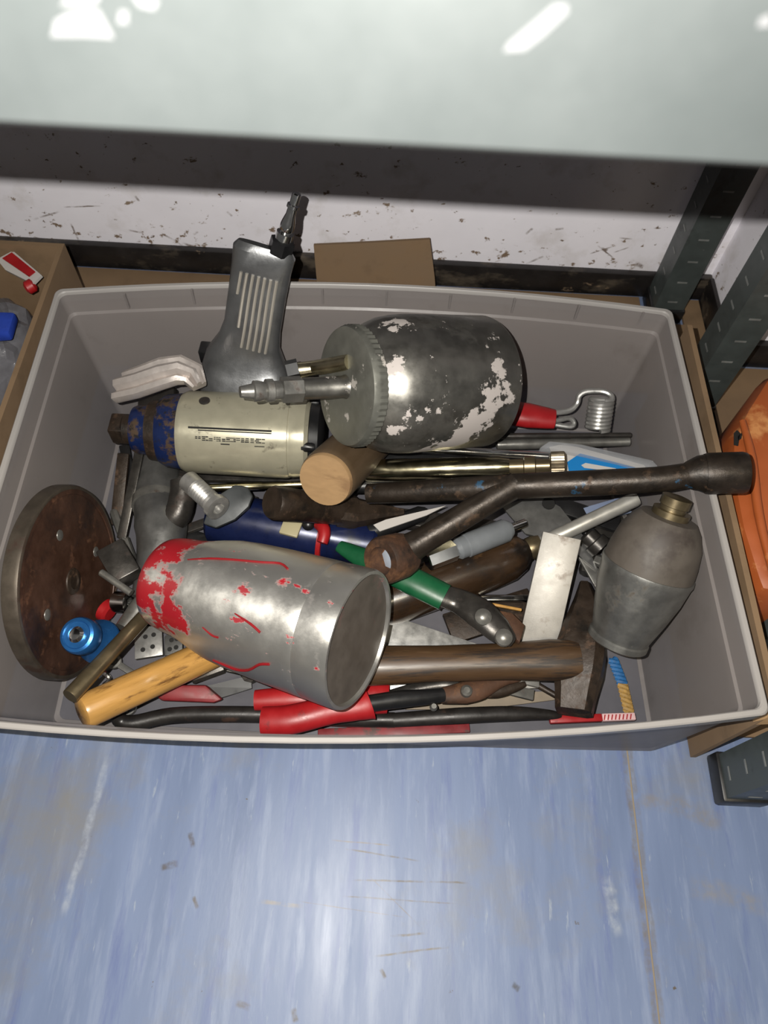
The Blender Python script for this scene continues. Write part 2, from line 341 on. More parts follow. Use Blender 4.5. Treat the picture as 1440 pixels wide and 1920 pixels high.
def crumple(c, sx, sy, sz, seed):
    g = G(); bmesh.ops.create_icosphere(g.bm, subdivisions=4, radius=1)
    rr = random.Random(seed); ks = [(V((rr.uniform(-1, 1), rr.uniform(-1, 1), rr.uniform(-1, 1)))*rr.uniform(3, 9), rr.uniform(0, 6)) for _ in range(7)]
    for v in g.bm.verts:
        d = v.co.copy(); k = 1 + sum(abs(math.sin(d.dot(w)+p))*0.055 for w, p in ks) - 0.25
        v.co = V((c.x+d.x*sx*k, c.y+d.y*sy*k, c.z+max(-0.9, d.z)*sz*k))
    return g
m_blister_clear = mat('clear_blister', srgb(170, 172, 176), 0.12, 0, 0, transp=0.62, spec=0.8)
crumple(V((-0.42, 0.515, 0.075)), 0.058, 0.07, 0.062, 3).build('plastic_bag', m_clear, label='crumpled clear plastic bag inside the brown box at left', cat='bag', sharp=0.3)
pk = thing('packet', 'red and white packet poking up behind the clear bag in the brown box', 'packet', a(60, 495, 120))
G().plate([a(-6, 486, 150), a(24, 470, 150), a(78, 516, 150), a(62, 532, 146), a(10, 506, 146)], 0.003).build('card_sleeve', m_white, pk)
G().plate([a(4, 484, 151.5), a(22, 473, 151.5), a(66, 509, 151.5), a(54, 518, 151.5)], 0.001).build('red_panel', m_red, pk)
G().lathe(a(48, 542, 140), a(66, 532, 142), [(0, 0.004), (0.2, 0.007), (0.8, 0.007), (1, 0.004)], 12).build('screw_bottle', m_red, None, 'small red capped piece beside the cardboard edge in the brown box', 'stopper')
cs = thing('storage_case', 'blue wrapped pack lying on the clear bag in the brown box', 'pack', a(0, 620, 60))
G().plate([a(-90, 580, 148), a(28, 584, 148), a(16, 624, 148), a(-90, 632, 148)], 0.012, 0.003).build('body', mat('blue_film', srgb(38, 62, 150), 0.3, 0, 0.2), cs)
tray = thing('cardboard_tray', 'low brown cardboard tray right of the tub with torn front corner', 'box', (0.45, 0.34, 0.004))
G().bar(V((0.3055, 0.150, 0.084)), V((0.3025, 0.535, 0.084)), 0.005, 0.160).build('side_panel', m_card, tray)
G().plate([V((0.302, 0.150, 0.164)), V((0.316, 0.149, 0.160)), V((0.318, 0.149, 0.140)), V((0.304, 0.150, 0.13))], 0.004, nrm=V((0.4, -0.9, 0)).normalized()).build('torn_flap', m_cedge, tray)
G().bar(V((0.45, 0.17, 0.007)), V((0.45, 0.415, 0.007)), 0.28, 0.004).build('bottom_panel', m_card, tray)
# orange tool case
m_orange = mat('orange_plastic', srgb(150, 76, 36), 0.45, 0, 0.12, [(srgb(190, 130, 78), 0.55, 0, 14, 0.53, 0.08), (srgb(110, 54, 30), 0.5, 0, 20, 0.62, 0.12)], bump=(60, 0.1), vscale=18)
org = thing('orange_canister', 'worn orange plastic canister beside the tub at the right edge', 'canister', a(1430, 900, 10))
G().plate([a(1442, 690, 150), a(1400, 760, 150), a(1372, 815, 150), (a(1370, 880, 150)), a(1390, 985, 150), a(1428, 1110, 145), a(1560, 1120, 145), a(1640, 680, 150)], 0.137, 0.016, nrm=V((0, 0, 1))).build('body', m_orange, org)
G().tube([a(1392, 790, 152), a(1410, 860, 153), (a(1422, 960, 153)), a(1450, 1080, 150)], [0.003, 0.004, 0.004, 0.003], 12).build('rib', m_orange, org)
for q in ([(1364, 812), (1370, 806), (1376, 812), (1372, 836), (1364, 834)], [(1371, 818), (1380, 810), (1378, 822), (1372, 826)]):
    G().plate([a(x+12, y, 150.6) for x, y in q], 0.0004).build('logo_mark', m_hole, org, label='small black printed mark')
G().bar(a(1432, 1120, 60), a(1444, 1220, 60), 0.03, 0.07, bev=0.002).build('steel_offcut', m_post, None, 'dark grey steel offcut behind the torn cardboard corner', 'offcut')
# ------------------------------------------------------------------ plastic tub
m_tub = mat('translucent_grey_plastic', srgb(148, 142, 140), 0.36, 0, 0.05, [(srgb(120, 113, 108), 0.5, 0, 14, 0.55, 0.25)], bump=(40, 0.06), vscale=9, transp=0.42, transl=0.2)
m_rim = mat('rim_plastic', srgb(164, 160, 157), 0.34, 0, 0.05, vscale=9, transp=0.2, transl=0.1)
def outline(z, xl, xr, yf, yr, bf, br, rc=0.006, n=14, off=0.0):
    xl -= off; xr += off; yf -= off; yr += off; P = []
    xm, hw = (xl+xr)/2, (xr-xl)/2
    def bl(x, b): return b*(1-((x-xm)/hw)**2)
    for cx_, cy_, a0 in ((xr-rc, yf+rc, -90), (xr-rc, yr-rc, 0), (xl+rc, yr-rc, 90), (xl+rc, yf+rc, 180)):
        for k in range(5):
            t = math.radians(a0+k*22.5); x = cx_+rc*math.cos(t); y = cy_+rc*math.sin(t)
            P.append(V((x, y - bl(x, bf) if y < (yf+yr)/2 else y + bl(x, br), z)))
        if a0 == 0: P += [V((xr-rc-(xr-xl-2*rc)*k/n, yr+bl(xr-rc-(xr-xl-2*rc)*k/n, br), z)) for k in range(1, n)]
        if a0 == 180: P += [V((xl+rc+(xr-xl-2*rc)*k/n, yf-bl(xl+rc+(xr-xl-2*rc)*k/n, bf), z)) for k in range(1, n)]
    return P
T0 = dict(xl=-0.291, xr=0.266, yf=0.166, yr=0.510); T1 = dict(xl=-0.302, xr=0.276, yf=0.145, yr=0.519)
TROT = Matrix.Translation(V((-0.015, 0.33, 0))) @ Matrix.Rotation(math.radians(1.6), 4, 'Z') @ Matrix.Translation(V((0.015, -0.33, 0)))
def tub(z, off, bscale=1.0):
    t = z/0.185
    d = {k: T0[k]*(1-t)+T1[k]*t for k in T0}
    P = [TROT @ p for p in outline(z, **d, bf=(0.004+0.014*t)*bscale, br=(0.003+0.019*t)*bscale, off=off)]
    return [V((p.x, p.y + (0.026*p.x*(2*t-1) - 0.0105 if p.y < 0.33 else 0), p.z)) for p in P]
g = G(); zs = [0.008, 0.05, 0.10, 0.145]
rings = [tub(0.003, -0.004), tub(0.006, 0.0)] + [tub(z, 0.0) for z in zs] + [tub(0.158, 0.0), tub(0.160, 0.0018), tub(0.181, 0.0018), tub(0.181, 0.0042), tub(0.158, 0.0042), tub(0.155, 0.0025)] + [tub(z, 0.0022) for z in zs[::-1]] + [tub(0.003, 0.002), tub(0.0005, -0.004)]
g.loft(rings)
tubo = thing('storage_tub', 'translucent grey plastic storage tub full of tools standing on the floor', 'tub', (0, 0.33, 0.0))
g.build('tub_shell', m_tub, tubo)
q = [tub(z, o) for z, o in ((0.1812, 0.0018), (0.184, 0.002), (0.185, 0.0028), (0.185, 0.0056), (0.184, 0.0066), (0.170, 0.0066), (0.170, 0.0054), (0.1812, 0.0054))]
G().loft(q + [q[0]], False, False).build('rim', m_rim, tubo, label='paler rim of the tub')
G().plate([V((p.x, p.y, 0.0052)) for p in tub(0.008, -0.004)], 0.001).build('tub_floor', mat('tub_floor_plastic', srgb(92, 91, 97), 0.4, 0, 0.1, vscale=20, transp=0.15), tubo, label='darker see-through floor of the tub')
for i in range(9):
    x = -0.25+0.0625*i
    b = tub(0.172, 0.0045); yy = max(p.y for p in b if abs(p.x-x) < 0.025) - 0.002
    G().bar(V((x, yy-0.002, 0.164)), V((x, yy-0.002, 0.182)), 0.002, 0.003, up=V((0, 1, 0))).build('rim_rib', m_tub, tubo)
# ------------------------------------------------------------------ tools in the tub
def lz(g, A, B, prof, seg=36, **k): return g.lathe(A, B, pr(A, B, prof), seg, **k)
# --- air impact wrench
A, B = a(212, 803, 98), a(608, 822, 98)
fx = lambda x: (x-212)/396.0
m_sil = mat('silver_grey_paint', srgb(176, 171, 150), 0.40, 0.45, 0.10, [(srgb(104, 99, 86), 0.5, 0.3, 60, 0.585, 0.1)], vscale=50, dirv=(1, 0, 0), aniso=((B-A).normalized(), 0.7))
m_bluep = mat('deep_blue_paint', srgb(17, 32, 72), 0.36, 0.15, 0.2, [(srgb(76, 60, 46), 0.6, 0.3, 50, 0.52, 0.06), (srgb(32, 29, 28), 0.6, 0.3, 80, 0.56, 0.06)])
w = thing('impact_wrench', 'silver air impact wrench with blue nose and ribbed grey grip leaning on the rear rim', 'air tool', a(450, 815, 60))
lz(G(), A, B, [(fx(345), 40), (fx(346), 72), (fx(356), 77), (fx(540), 79), (fx(546), 78), (fx(547), 76.5), (fx(552), 76.5), (fx(553), 77), (fx(576), 74), (fx(583), 66)], 48).build('housing', m_sil, w)
lz(G(), A, B, [(fx(252), 22), (fx(253), 42), (fx(262), 46), (fx(284), 47)], 40).build('nose_sleeve', m_bluep, w, label='blue nose sleeve')
lz(G(), A, B, [(fx(284), 40), (fx(285), 56), (fx(304), 58), (fx(305), 50)], 40).build('collar', m_rustd, w, label='worn bare collar')
lz(G(), A, B, [(fx(304), 40), (fx(305), 62), (fx(316), 68), (fx(348), 72), (fx(349), 60)], 40).build('nose_flange', m_bluep, w, label='blue nose flange')
lz(G(), A, B, [(fx(582), 60), (fx(584), 66), (fx(600), 62), (fx(608), 50)], 40).build('rear_cap', m_black, w, label='black rear cap')
x_, y_, z_ = basis(A, B)
ks = rp(1, mid(A, B))
for an in (50, 130, 235, 310):
    o = (x_*math.cos(math.radians(an)) + y_*math.sin(math.radians(an)))*66*ks
    G().lathe(A+z_*(fx(572)*(B-A).length)+o, A+z_*(fx(596)*(B-A).length)+o, [(0, 9*ks), (0.8, 9*ks), (1, 7*ks)], 10).build('bolt', m_black, w)
G().bar(A + z_*(-2*ks), A + z_*(fx(240)*(B-A).length), 42*ks, 42*ks, bev=0.002).build('square_drive', m_rustd, w)
lz(G(), A, B, [(fx(232), 24), (fx(236), 28), (fx(254), 28)], 24).build('drive_collar', m_rustd, w)
# printed marks on the housing: two long stripes over a broken line of worn lettering
def cyl_mark(g, x0, x1, a0, a1, r=79.4):
    n = 4; rr = r*ks
    rows = []
    for xx in (x0, x1):
        c = A + z_*(fx(xx)*(B-A).length)
        rows.append([c + (x_*math.cos(t)+y_*math.sin(t))*rr for t in [math.radians(a0+(a1-a0)*k/n) for k in range(n+1)]])
    v0 = [g.bm.verts.new(p) for p in rows[0]]; v1 = [g.bm.verts.new(p) for p in rows[1]]
    for k in range(n): g.bm.faces.new((v0[k], v0[k+1], v1[k+1], v1[k]))
# angle of the surface point that faces the eye
tv = (EYE - mid(A, B)).normalized(); face = math.degrees(math.atan2(tv.dot(y_), tv.dot(x_)))
sg = 1 if (x_*math.cos(math.radians(face+10))+y_*math.sin(math.radians(face+10))).y < (x_*math.cos(math.radians(face))+y_*math.sin(math.radians(face))).y else -1
up0 = face - sg*3
g = G()
cyl_mark(g, 372, 520, up0-sg*4.2, up0-sg*1.6); cyl_mark(g, 390, 520, up0-sg*0.6, up0+sg*0.9)
g.build('stripe_print', m_hole, w, label='two worn black stripes')
g = G(); xx = 384; rr_ = random.Random(4)
while xx < 508:
    wd = rr_.uniform(4, 8); b0 = up0+sg*8.0
    for k in range(3):
        if rr_.random() < 0.8: cyl_mark(g, xx+rr_.uniform(0, 2), xx+wd, b0+sg*(k*2.2-rr_.uniform(0, 0.6)), b0+sg*(k*2.2+0.9))
    xx += wd + rr_.uniform(-1.0, 1.5)
cyl_mark(g, 430, 446, up0+sg*16, up0+sg*17.5); cyl_mark(g, 490, 508, up0+sg*17, up0+sg*18.2)
g.build('lettering', m_hole, w, label='worn illegible black lettering')
# plug hole on the upper housing
c0 = A + z_*(fx(394)*(B-A).length) + (x_*math.cos(math.radians(up0-sg*44))+y_*math.sin(math.radians(up0-sg*44)))*77*ks
cd = (c0 - (A + z_*((c0-A).dot(z_)))).normalized()
G().lathe(c0, c0+cd*3*ks, [(0, 10*ks), (0.6, 10*ks), (1, 8*ks)], 16).build('plug', m_dsteel, w)
# grip
def sect(c, d, wv, hw, hd, n=28, e=3.2):
    wv = (wv - d*wv.dot(d)).normalized(); dv = d.cross(wv); P = []
    for i in range(n):
        t = 2*math.pi*i/n; cs, sn = math.cos(t), math.sin(t)
        P.append(c + wv*(hw*math.copysign(abs(cs)**(2/e), cs)) + dv*(hd*math.copysign(abs(sn)**(2/e), sn)))
    return P
st = [((463, 742), 95, 84, 30), ((461, 700), 112, 86, 30), ((462, 668), 130, 74, 26), ((468, 640), 148, 58, 22), ((474, 610), 166, 53, 21), ((483, 550), 194, 54, 22), ((491, 500), 220, 56, 22), ((496, 472), 234, 59, 21), ((498, 462), 238, 52, 16)]
pts = [a(p[0], p[1], z) for p, z, _, _ in st]
wv = (a(545, 560, 180) - a(425, 552, 180)).normalized()
rings = []
for i, (p, (q, z, hw, hd)) in enumerate(zip(pts, st)):
    d = (pts[min(i+1, len(pts)-1)] - pts[max(i-1, 0)]).normalized(); k = rp(1, p)
    rings.append(sect(p, d, wv, hw*k, hd*2.1*k*0.5 if i > 1 else hd*1.3*k))
m_grip = mat('grey_cast_grip', srgb(118, 119, 120), 0.34, 0.75, 0.12, bump=(500, 0.1))
grip = G().loft(rings).build('grip', m_grip, w)
for j in range(7):
    off = -34 + j*11.2
    P = []
    for i in (3, 4, 5, 6):
        if j == 0 and i < 5: continue
        if j == 1 and i < 4: continue
        d = (pts[i+1]-pts[i-1]).normalized(); k = rp(1, pts[i]); ww = (wv - d*wv.dot(d)).normalized(); dv = d.cross(ww)
        if dv.dot(EYE-pts[i]) < 0: dv = -dv
        P.append(pts[i] + ww*(off*k) + dv*(st[i][3]*1.10*k*(1.0 - 0.10*abs(off/50)**2)) + (d*(-9*k) if i == 6 else d*0))
    G().tube(P, 3.0*rp(1, P[0]), 6, 3).build('grip_rib', mat('worn_rib', srgb(170, 164, 154), 0.45, 0.4) if 'worn_rib' not in bpy.data.materials else bpy.data.materials['worn_rib'], grip)
G().bar(a(376, 660, 118), a(398, 662, 118), 0.016, 0.018, bev=0.002).build('trigger', m_black, w)
n0, n1 = a(524, 474, 234), a(557, 362, 285)
lz(G(), n0, mid(n0, n1, 0.24), [(0, 24), (0.9, 24), (1, 18)], 6).build('inlet_bushing', m_black, w)
lz(G(), mid(n0, n1, 0.22), n1, [(0, 12), (0.02, 17), (0.17, 17), (0.19, 12), (0.25, 14), (0.33, 14), (0.40, 13), (0.55, 9.5), (0.68, 9), (0.70, 12), (0.76, 12), (0.78, 8.5), (0.98, 8.5), (1, 6.5)], 20).build('air_nipple', m_chrome, w, label='bright steel air nipple')
# --- large suction cup of a spray gun
m_flake = mat('worn_cup_with_white_paint', (0.26, 0.25, 0.225, 1), 0.36, 0.92, 0.2, [(srgb(62, 58, 53), 0.5, 0.5, 14, 0.53, 0.15), (srgb(178, 170, 165), 0.6, 0, 26, 0.556, 0.015), (srgb(180, 172, 167), 0.6, 0, 60, 0.63, 0.015)], bump=(180, 0.06), vscale=60)
L0, L1 = a(655, 725, 202), a(902, 716, 152)
cup = thing('spray_gun_cup', 'large dull metal spray gun cup flaked with white paint, knurled lid towards the air wrench', 'cup', a(800, 720, 60))
lz(G(), L0, L1, [(0.03, 88), (0.06, 94), (0.10, 104), (0.15, 114), (0.21, 121), (0.29, 125), (0.38, 127), (0.97, 127), (0.99, 125), (1.0, 121)], 72).build('cup_body', m_flake, cup)
m_lid = mat('lid_metal', (0.19, 0.19, 0.165, 1), 0.40, 0.6, 0.2, [(srgb(168, 162, 154), 0.6, 0, 40, 0.58, 0.03)])
lz(G(), L0, L1, [(-0.03, 60), (-0.035, 98), (-0.03, 104), (0.0, 106), (0.015, 106), (0.045, 106), (0.055, 106), (0.065, 100), (0.07, 90)], 120, knurl=((3, 4, 5, 6), 0.0011)).build('lid', m_lid, cup)
ax = (L0-L1).normalized(); k = rp(1, L0)
t0 = L0 + ax*2*k; t1 = a(450, 735, 226)
G().lathe(t0, t1, [(0, 26*k), (0.06, 21*k), (0.44, 20*k), (0.45, 16*k)], 24).build('outlet_pipe', m_flake, cup)
G().lathe(t0, t1, [(0.44, 22*k), (0.45, 24*k), (0.63, 24*k), (0.64, 18*k)], 6).build('hex_nut', m_steel, cup)
G().lathe(t0, t1, [(0.63, 17*k), (0.70, 17*k), (0.71, 21*k), (0.77, 21*k), (0.78, 16*k), (0.84, 19*k), (0.88, 19*k), (0.89, 14*k), (1.0, 10*k)], 20).build('hose_barb', m_steel, cup)
p2 = L0 + V((0, 0.012, 0.018))
G().tube([p2, a(590, 690, 192), a(540, 697, 190)], 15*k, 14, 1).build('air_pipe', mat('brassy_steel', (0.42, 0.37, 0.25, 1), 0.3, 1, 0.2), cup, label='brassy air pipe behind the outlet pipe')
G().lathe(a(560, 693, 192), a(538, 698, 191), [(0, 22*k), (1, 22*k)], 6).build('pipe_nut', m_black, cup)
# --- bright bent lever at the left
m_bright = mat('bright_cast_metal', (0.62, 0.56, 0.52, 1), 0.34, 0.55, 0.15, bump=(200, 0.2))
path = [(222, 722, 128), (258, 712, 142), (300, 697, 150), (335, 690, 152), (362, 700, 150), (374, 722, 146)]
P = [a(*p) for p in path]; rings = []
for i, p in enumerate(P):
    d = (P[min(i+1, 5)]-P[max(i-1, 0)]).normalized(); n_ = (V((0, 0, 1)) - d*d.z).normalized(); s_ = n_.cross(d); k = rp(1, p)
    wd = [34, 35, 34, 31, 24, 14][i]
    cs = [(-1, -10), (-1, 2), (-0.72, 6), (-0.55, 2), (-0.38, -1), (-0.28, 10), (0, 15), (0.28, 10), (0.38, -1), (0.6, 1), (0.75, 5), (1, 2), (1, -10)]
    rings.append([p + s_*(u*wd*k) + n_*(v*k) for u, v in cs] + [p + s_*(u*wd*k) - n_*(16*k) for u in (0.9, -0.9)])
G().loft(rings).build('bent_lever', m_bright, None, 'bright bent cast metal lever with a raised ridge above the blue tool nose', 'lever')
# --- red stained aluminium cup
A, B = a(318, 1092, 100), a(676, 1200, 152)
rdir = (B-A).normalized()
c2 = thing('paint_cup', 'aluminium spray cup stained with red paint lying on its side at the front', 'cup', a(500, 1160, 50))
oA = A - V(c2['org'])
PC = [(-0.03, 62), (-0.025, 80), (-0.01, 88), (0.02, 92), (0.07, 95), (0.13, 97), (0.19, 102), (0.26, 110), (0.34, 117), (0.44, 121), (0.6, 124), (0.80, 126), (0.84, 126), (0.845, 125), (0.85, 126), (0.95, 127), (0.985, 127), (1.0, 125)]
m_redcup = mat('aluminium_with_red_paint', (0.58, 0.57, 0.54, 1), 0.40, 0.88, 0.03, [(srgb(122, 84, 86), 0.6, 0.1, 14, 0.57, 0.2, 1.0, (oA, rdir, 0.12, 0.08)), (srgb(150, 22, 32), 0.5, 0, 34, 0.61, 0.05, 1.5, (oA, rdir, 0.075, 0.19)), (srgb(140, 36, 44), 0.5, 0, 70, 0.62, 0.03, 2.0)], dirv=rdir, stretch=1.0, bump=(300, 0.08), aniso=(rdir, 0.75))
lz(G(), A, B, PC + [(1.0, 119), (0.982, 116)], 72).build('cup_body', m_redcup, c2)
lz(G(), A, B, [(0.95, 60), (0.985, 116.5), (0.985, 60), (0.985, 4)], 64).build('cup_base', mat('dull_cup_base', srgb(98, 91, 84), 0.5, 0.3, 0.15, [(srgb(120, 84, 82), 0.5, 0, 14, 0.56, 0.1)]), c2, label='dull recessed base of the cup')
def on_cup(t, ang, h):
    x, y, z = basis(A, B); r = next((r0+(r1-r0)*(t-t0)/(t1-t0) for (t0, r0), (t1, r1) in zip(PC, PC[1:]) if t0 <= t <= t1 and t1 > t0), 125) + h
    return A + (B-A)*t + (x*math.cos(math.radians(ang))+y*math.sin(math.radians(ang)))*(r*rp(1, mid(A, B)))
m_drip = mat('red_paint_drip', srgb(128, 16, 24), 0.45)
def nearest(px, py):
    best = None
    for t in [i/60 for i in range(61)]:
        for an in range(-180, 180, 4):
            p = on_cup(t, an, 0); n = p - (A + (B-A)*t)
            if n.dot(EYE-p) < 0: continue
            c = R3.transposed() @ (p-EYE); d = (c.x/c.z*F+CX-px)**2 + (c.y/c.z*F+CY-py)**2
            if best is None or d < best[0]: best = (d, p + n.normalized()*0.0005)
    return best[1]
for line, r in (([(352, 1052), (395, 1050), (440, 1048), (490, 1054), (525, 1060), (540, 1070)], 2.2), ([(400, 1235), (440, 1252), (466, 1258), (490, 1246), (508, 1247)], 2.6), ([(440, 1152), (470, 1170), (492, 1182)], 2.6), ([(378, 1178), (396, 1192), (412, 1196)], 2.0)):
    q = [nearest(*p) for p in line]
    G().tube(q, [r*0.5*rp(1, q[0])] + [r*rp(1, q[0])]*(len(q)-1), 8, 3).build('paint_drip', m_drip, c2)
# --- rusty disc at the left wall
c = a(139, 1090, 93); nd = V((0.992, -0.02, 0.12)).normalized(); k = rp(1, c)
m_disc = mat('rusted_disc_face', srgb(66, 44, 33), 0.5, 0.25, 0.25, [(srgb(40, 30, 27), 0.45, 0.4, 16, 0.52, 0.15), (srgb(92, 60, 40), 0.75, 0, 50, 0.57, 0.1), (srgb(48, 45, 50), 0.4, 0.6, 12, 0.58, 0.12)], bump=(200, 0.2))
dsc = thing('steel_disc', 'round rusty brown steel disc leaning on its edge against the left tub wall', 'disc', c - V((0, 0, 0.08)))
b0 = c - nd*(30*k)
G().lathe(b0, c, [(0, 172*k), (0.1, 178*k), (0.3, 180*k), (0.9, 179*k), (1, 175*k), (1.0, 164*k), (0.94, 163*k), (0.94, 2*k)], 72, up=V((0, 1, 0))).build('plate', m_disc, dsc)
G().lathe(b0, c, [(0.05, 180*k), (0.1, 181.5*k), (0.8, 181.5*k), (0.98, 179*k), (1.02, 176*k), (1.02, 173*k), (0.95, 172.5*k)], 72, up=V((0, 1, 0)), cap0=False, cap1=False).build('rim_band', mat('brown_grey_steel_edge', srgb(74, 67, 59), 0.42, 0.5, 0.25, [(srgb(52, 38, 30), 0.6, 0.2, 40, 0.55, 0.1)]), dsc, label='greyer worn steel rim of the disc')
xd, yd, zd = basis(b0, c, V((0, 1, 0)))
for an, rr_ in ((58, 100), (150, 100), (238, 100), (330, 100)):
    o = c - nd*(2.4*k) + (xd*math.cos(math.radians(an))+yd*math.sin(math.radians(an)))*(rr_*k)
    G().lathe(o, o+nd*(3*k), [(0, 11*k), (0.5, 10*k), (1, 5*k)], 14).build('screw_head', m_steel, dsc)
o = c - nd*(2.4*k); G().lathe(o, o+nd*(4*k), [(0, 26*k), (0.7, 24*k), (1, 15*k), (0.4, 12*k)], 20).build('centre_boss', m_rustd, dsc)
# --- blue knob
A, B = a(190, 1204, 74), a(143, 1190, 120)
m_anod = mat('blue_anodised_metal', (0.03, 0.16, 0.46, 1), 0.30, 0.7, 0.1, bump=(300, 0.06))
kn = thing('air_regulator_knob', 'small bright blue anodised knob in front of the rusty disc', 'knob', a(190, 1204, 60))
lz(G(), A, B, [(0, 30), (0.03, 41), (0.10, 43), (0.16, 41), (0.30, 30), (0.42, 25), (0.55, 24), (0.62, 30), (0.70, 34), (0.92, 34), (0.98, 31), (1.0, 26), (0.98, 24), (0.97, 16)], 40).build('knob', m_anod, kn)
lz(G(), A, B, [(0.93, 15), (1.02, 15), (1.07, 10), (1.08, 4)], 20).build('centre_screw', m_chrome, kn)
# --- rods and handle at the front left
m_brass = mat('tarnished_brass', (0.17, 0.135, 0.08, 1), 0.34, 0.8, 0.2)
A, B = a(131, 1306, 122), a(288, 1138, 84)
g = G(); lz(g, A, B, [(0, 11), (0, 14.5), (0.01, 15), (1, 15)], 20); g.build('brass_rod', m_brass, None, 'tarnished brass coloured rod rising over the front left corner beside the yellow handle', 'rod')
m_yel = mat('varnished_yellow_wood', srgb(172, 130, 70), 0.32, 0, 0.22, [(srgb(88, 56, 24), 0.5, 0, 70, 0.56, 0.08, 5.0)], dirv=a(400, 1235, 45)-a(140, 1345, 95), stretch=9.0, vscale=160, clear=0.3)
A, B = a(152, 1337, 98), a(440, 1205, 38)
g = G(); lz(g, A, B, [(0, 25), (0.008, 29), (0.03, 31), (0.4, 31), (1, 31)], 32); g.build('tool_handle', m_yel, None, 'varnished yellow wooden tool handle sticking out below the red stained cup', 'handle')
# --- pliers with red grips
pl = thing('red_grip_pliers', 'pair of rusty nosed pliers with bright red grips below the red stained cup', 'pliers', a(700, 1320, 8))
def P_(*q): return [a(*p) for p in q]
q = P_((492, 1351, 57), (545, 1349, 60), (620, 1331, 62), (668, 1325, 63), (692, 1317, 63))
k = rp(1, q[1]); G().tube(q, [26*k, 28*k, 27*k, 26*k, 34*k], 20, 5, flat=0.8).build('grip', m_red, pl)
q = P_((478, 1313, 39), (560, 1309, 41), (650, 1309, 41), (700, 1307, 41), (728, 1309, 41))
G().tube(q, [20*k, 24*k, 24*k, 34*k, 30*k], 20, 5, flat=0.8).build('grip', m_red, pl)
q = P_((692, 1319, 63), (750, 1311, 59), (800, 1307, 55), (830, 1303, 51))
G().tube(q, [16*k, 17*k, 15*k, 14*k], 14, 4).build('handle_shank', m_black, pl)
q = P_((726, 1310, 41), (780, 1293, 42), (830, 1285, 43), (860, 1287, 45))
G().tube(q, [15*k, 14*k, 15*k, 17*k], 14, 4).build('handle_shank', m_dsteel, pl)
q = P_((825, 1305, 49), (870, 1299, 51), (900, 1293, 51), (940, 1275, 49), (975, 1271, 47))
G().tube(q, [15*k, 22*k, 20*k, 14*k, 7*k], 14, 4, flat=0.7).build('jaw', m_rust, pl)
q = P_((850, 1287, 41), (890, 1289, 41), (930, 1293, 40), (965, 1287, 39), (985, 1281, 39))
G().tube(q, [15*k, 20*k, 17*k, 12*k, 6*k], 14, 4, flat=0.7).build('jaw', m_rustd, pl)
A = a(874, 1297, 57); G().lathe(A, A+V((0, 0, 0.006)), [(0, 12*k), (0.7, 11*k), (1, 6*k)], 18).build('pivot', m_steel, pl)
# --- long dark saw frame at the front, and red pieces
sf = thing('hacksaw_frame', 'long dark tubular hacksaw frame along the front wall of the tub', 'saw', a(500, 1350, 7))
q = P_((212, 1318, 46), (222, 1348, 32), (250, 1356, 28), (320, 1342, 26), (420, 1339, 26), (520, 1341, 24), (640, 1348, 22), (740, 1350, 22))
G().tube(q, [9*k, 14*k, 16*k, 16*k, 16*k, 16*k, 15*k, 15*k], 14, 5).build('frame_tube', m_blacks, sf)
q = P_((738, 1350, 26), (860, 1342, 32), (960, 1338, 32), (1030, 1340, 30), (1052, 1342, 28))
G().tube(q, [14*k, 16*k, 15*k, 10*k, 4*k], 14, 5, flat=0.8).build('frame_end', m_blacks, sf)
G().tube(P_((230, 1336, 20), (232, 1314, 20), (250, 1296, 20)), 10*k, 10, 3).build('blade_clamp', m_blacks, sf)
A = a(813, 1326, 51); G().lathe(A, A+V((0, 0, 0.004)), [(0, 8*k), (1, 5*k)], 14).build('bolt', m_steel, sf)
G().bar(a(596, 1378, 12), a(880, 1364, 12), 22*k, 0.006, bev=0.001).build('red_strip', m_redf, None, 'flat red strip lying under the red pliers against the front wall', 'strip')
rl = thing('carpenter_pencil', 'flat red and white lettered pencil at the front right beside the hammer head', 'pencil', a(1110, 1345, 12))
G().bar(a(1030, 1350, 24), a(1128, 1346, 24), 15*k, 0.006, bev=0.001).build('shaft', m_red, rl)
G().bar(a(1128, 1346, 24), a(1190, 1344, 24), 15*k, 0.006, bev=0.001).build('printed_end', mat('pale_pink_print', srgb(205, 170, 170), 0.5), rl, label='white end with red lettering')
for i in range(8):
    x = 1133+i*7; G().bar(a(x, 1350-(i*0.2), 27.2), a(x+1.5, 1340-(i*0.2), 27.2), 2.2*k, 0.0004).build('letter', m_red, rl)
# faded red handled scraper
sc_ = thing('scraper', 'faded red handled scraper lying beside the yellow wooden handle', 'scraper', a(370, 1300, 8))
G().plate(P_((285, 1296, 34), (330, 1284, 34), (385, 1284, 34), (418, 1312, 30), (400, 1318, 30), (300, 1314, 30)), 0.012, 0.003).build('handle', m_redf, sc_)
G().plate(P_((380, 1288, 26), (470, 1266, 26), (472, 1290, 24), (415, 1308, 24)), 0.003).build('blade', m_black, sc_)
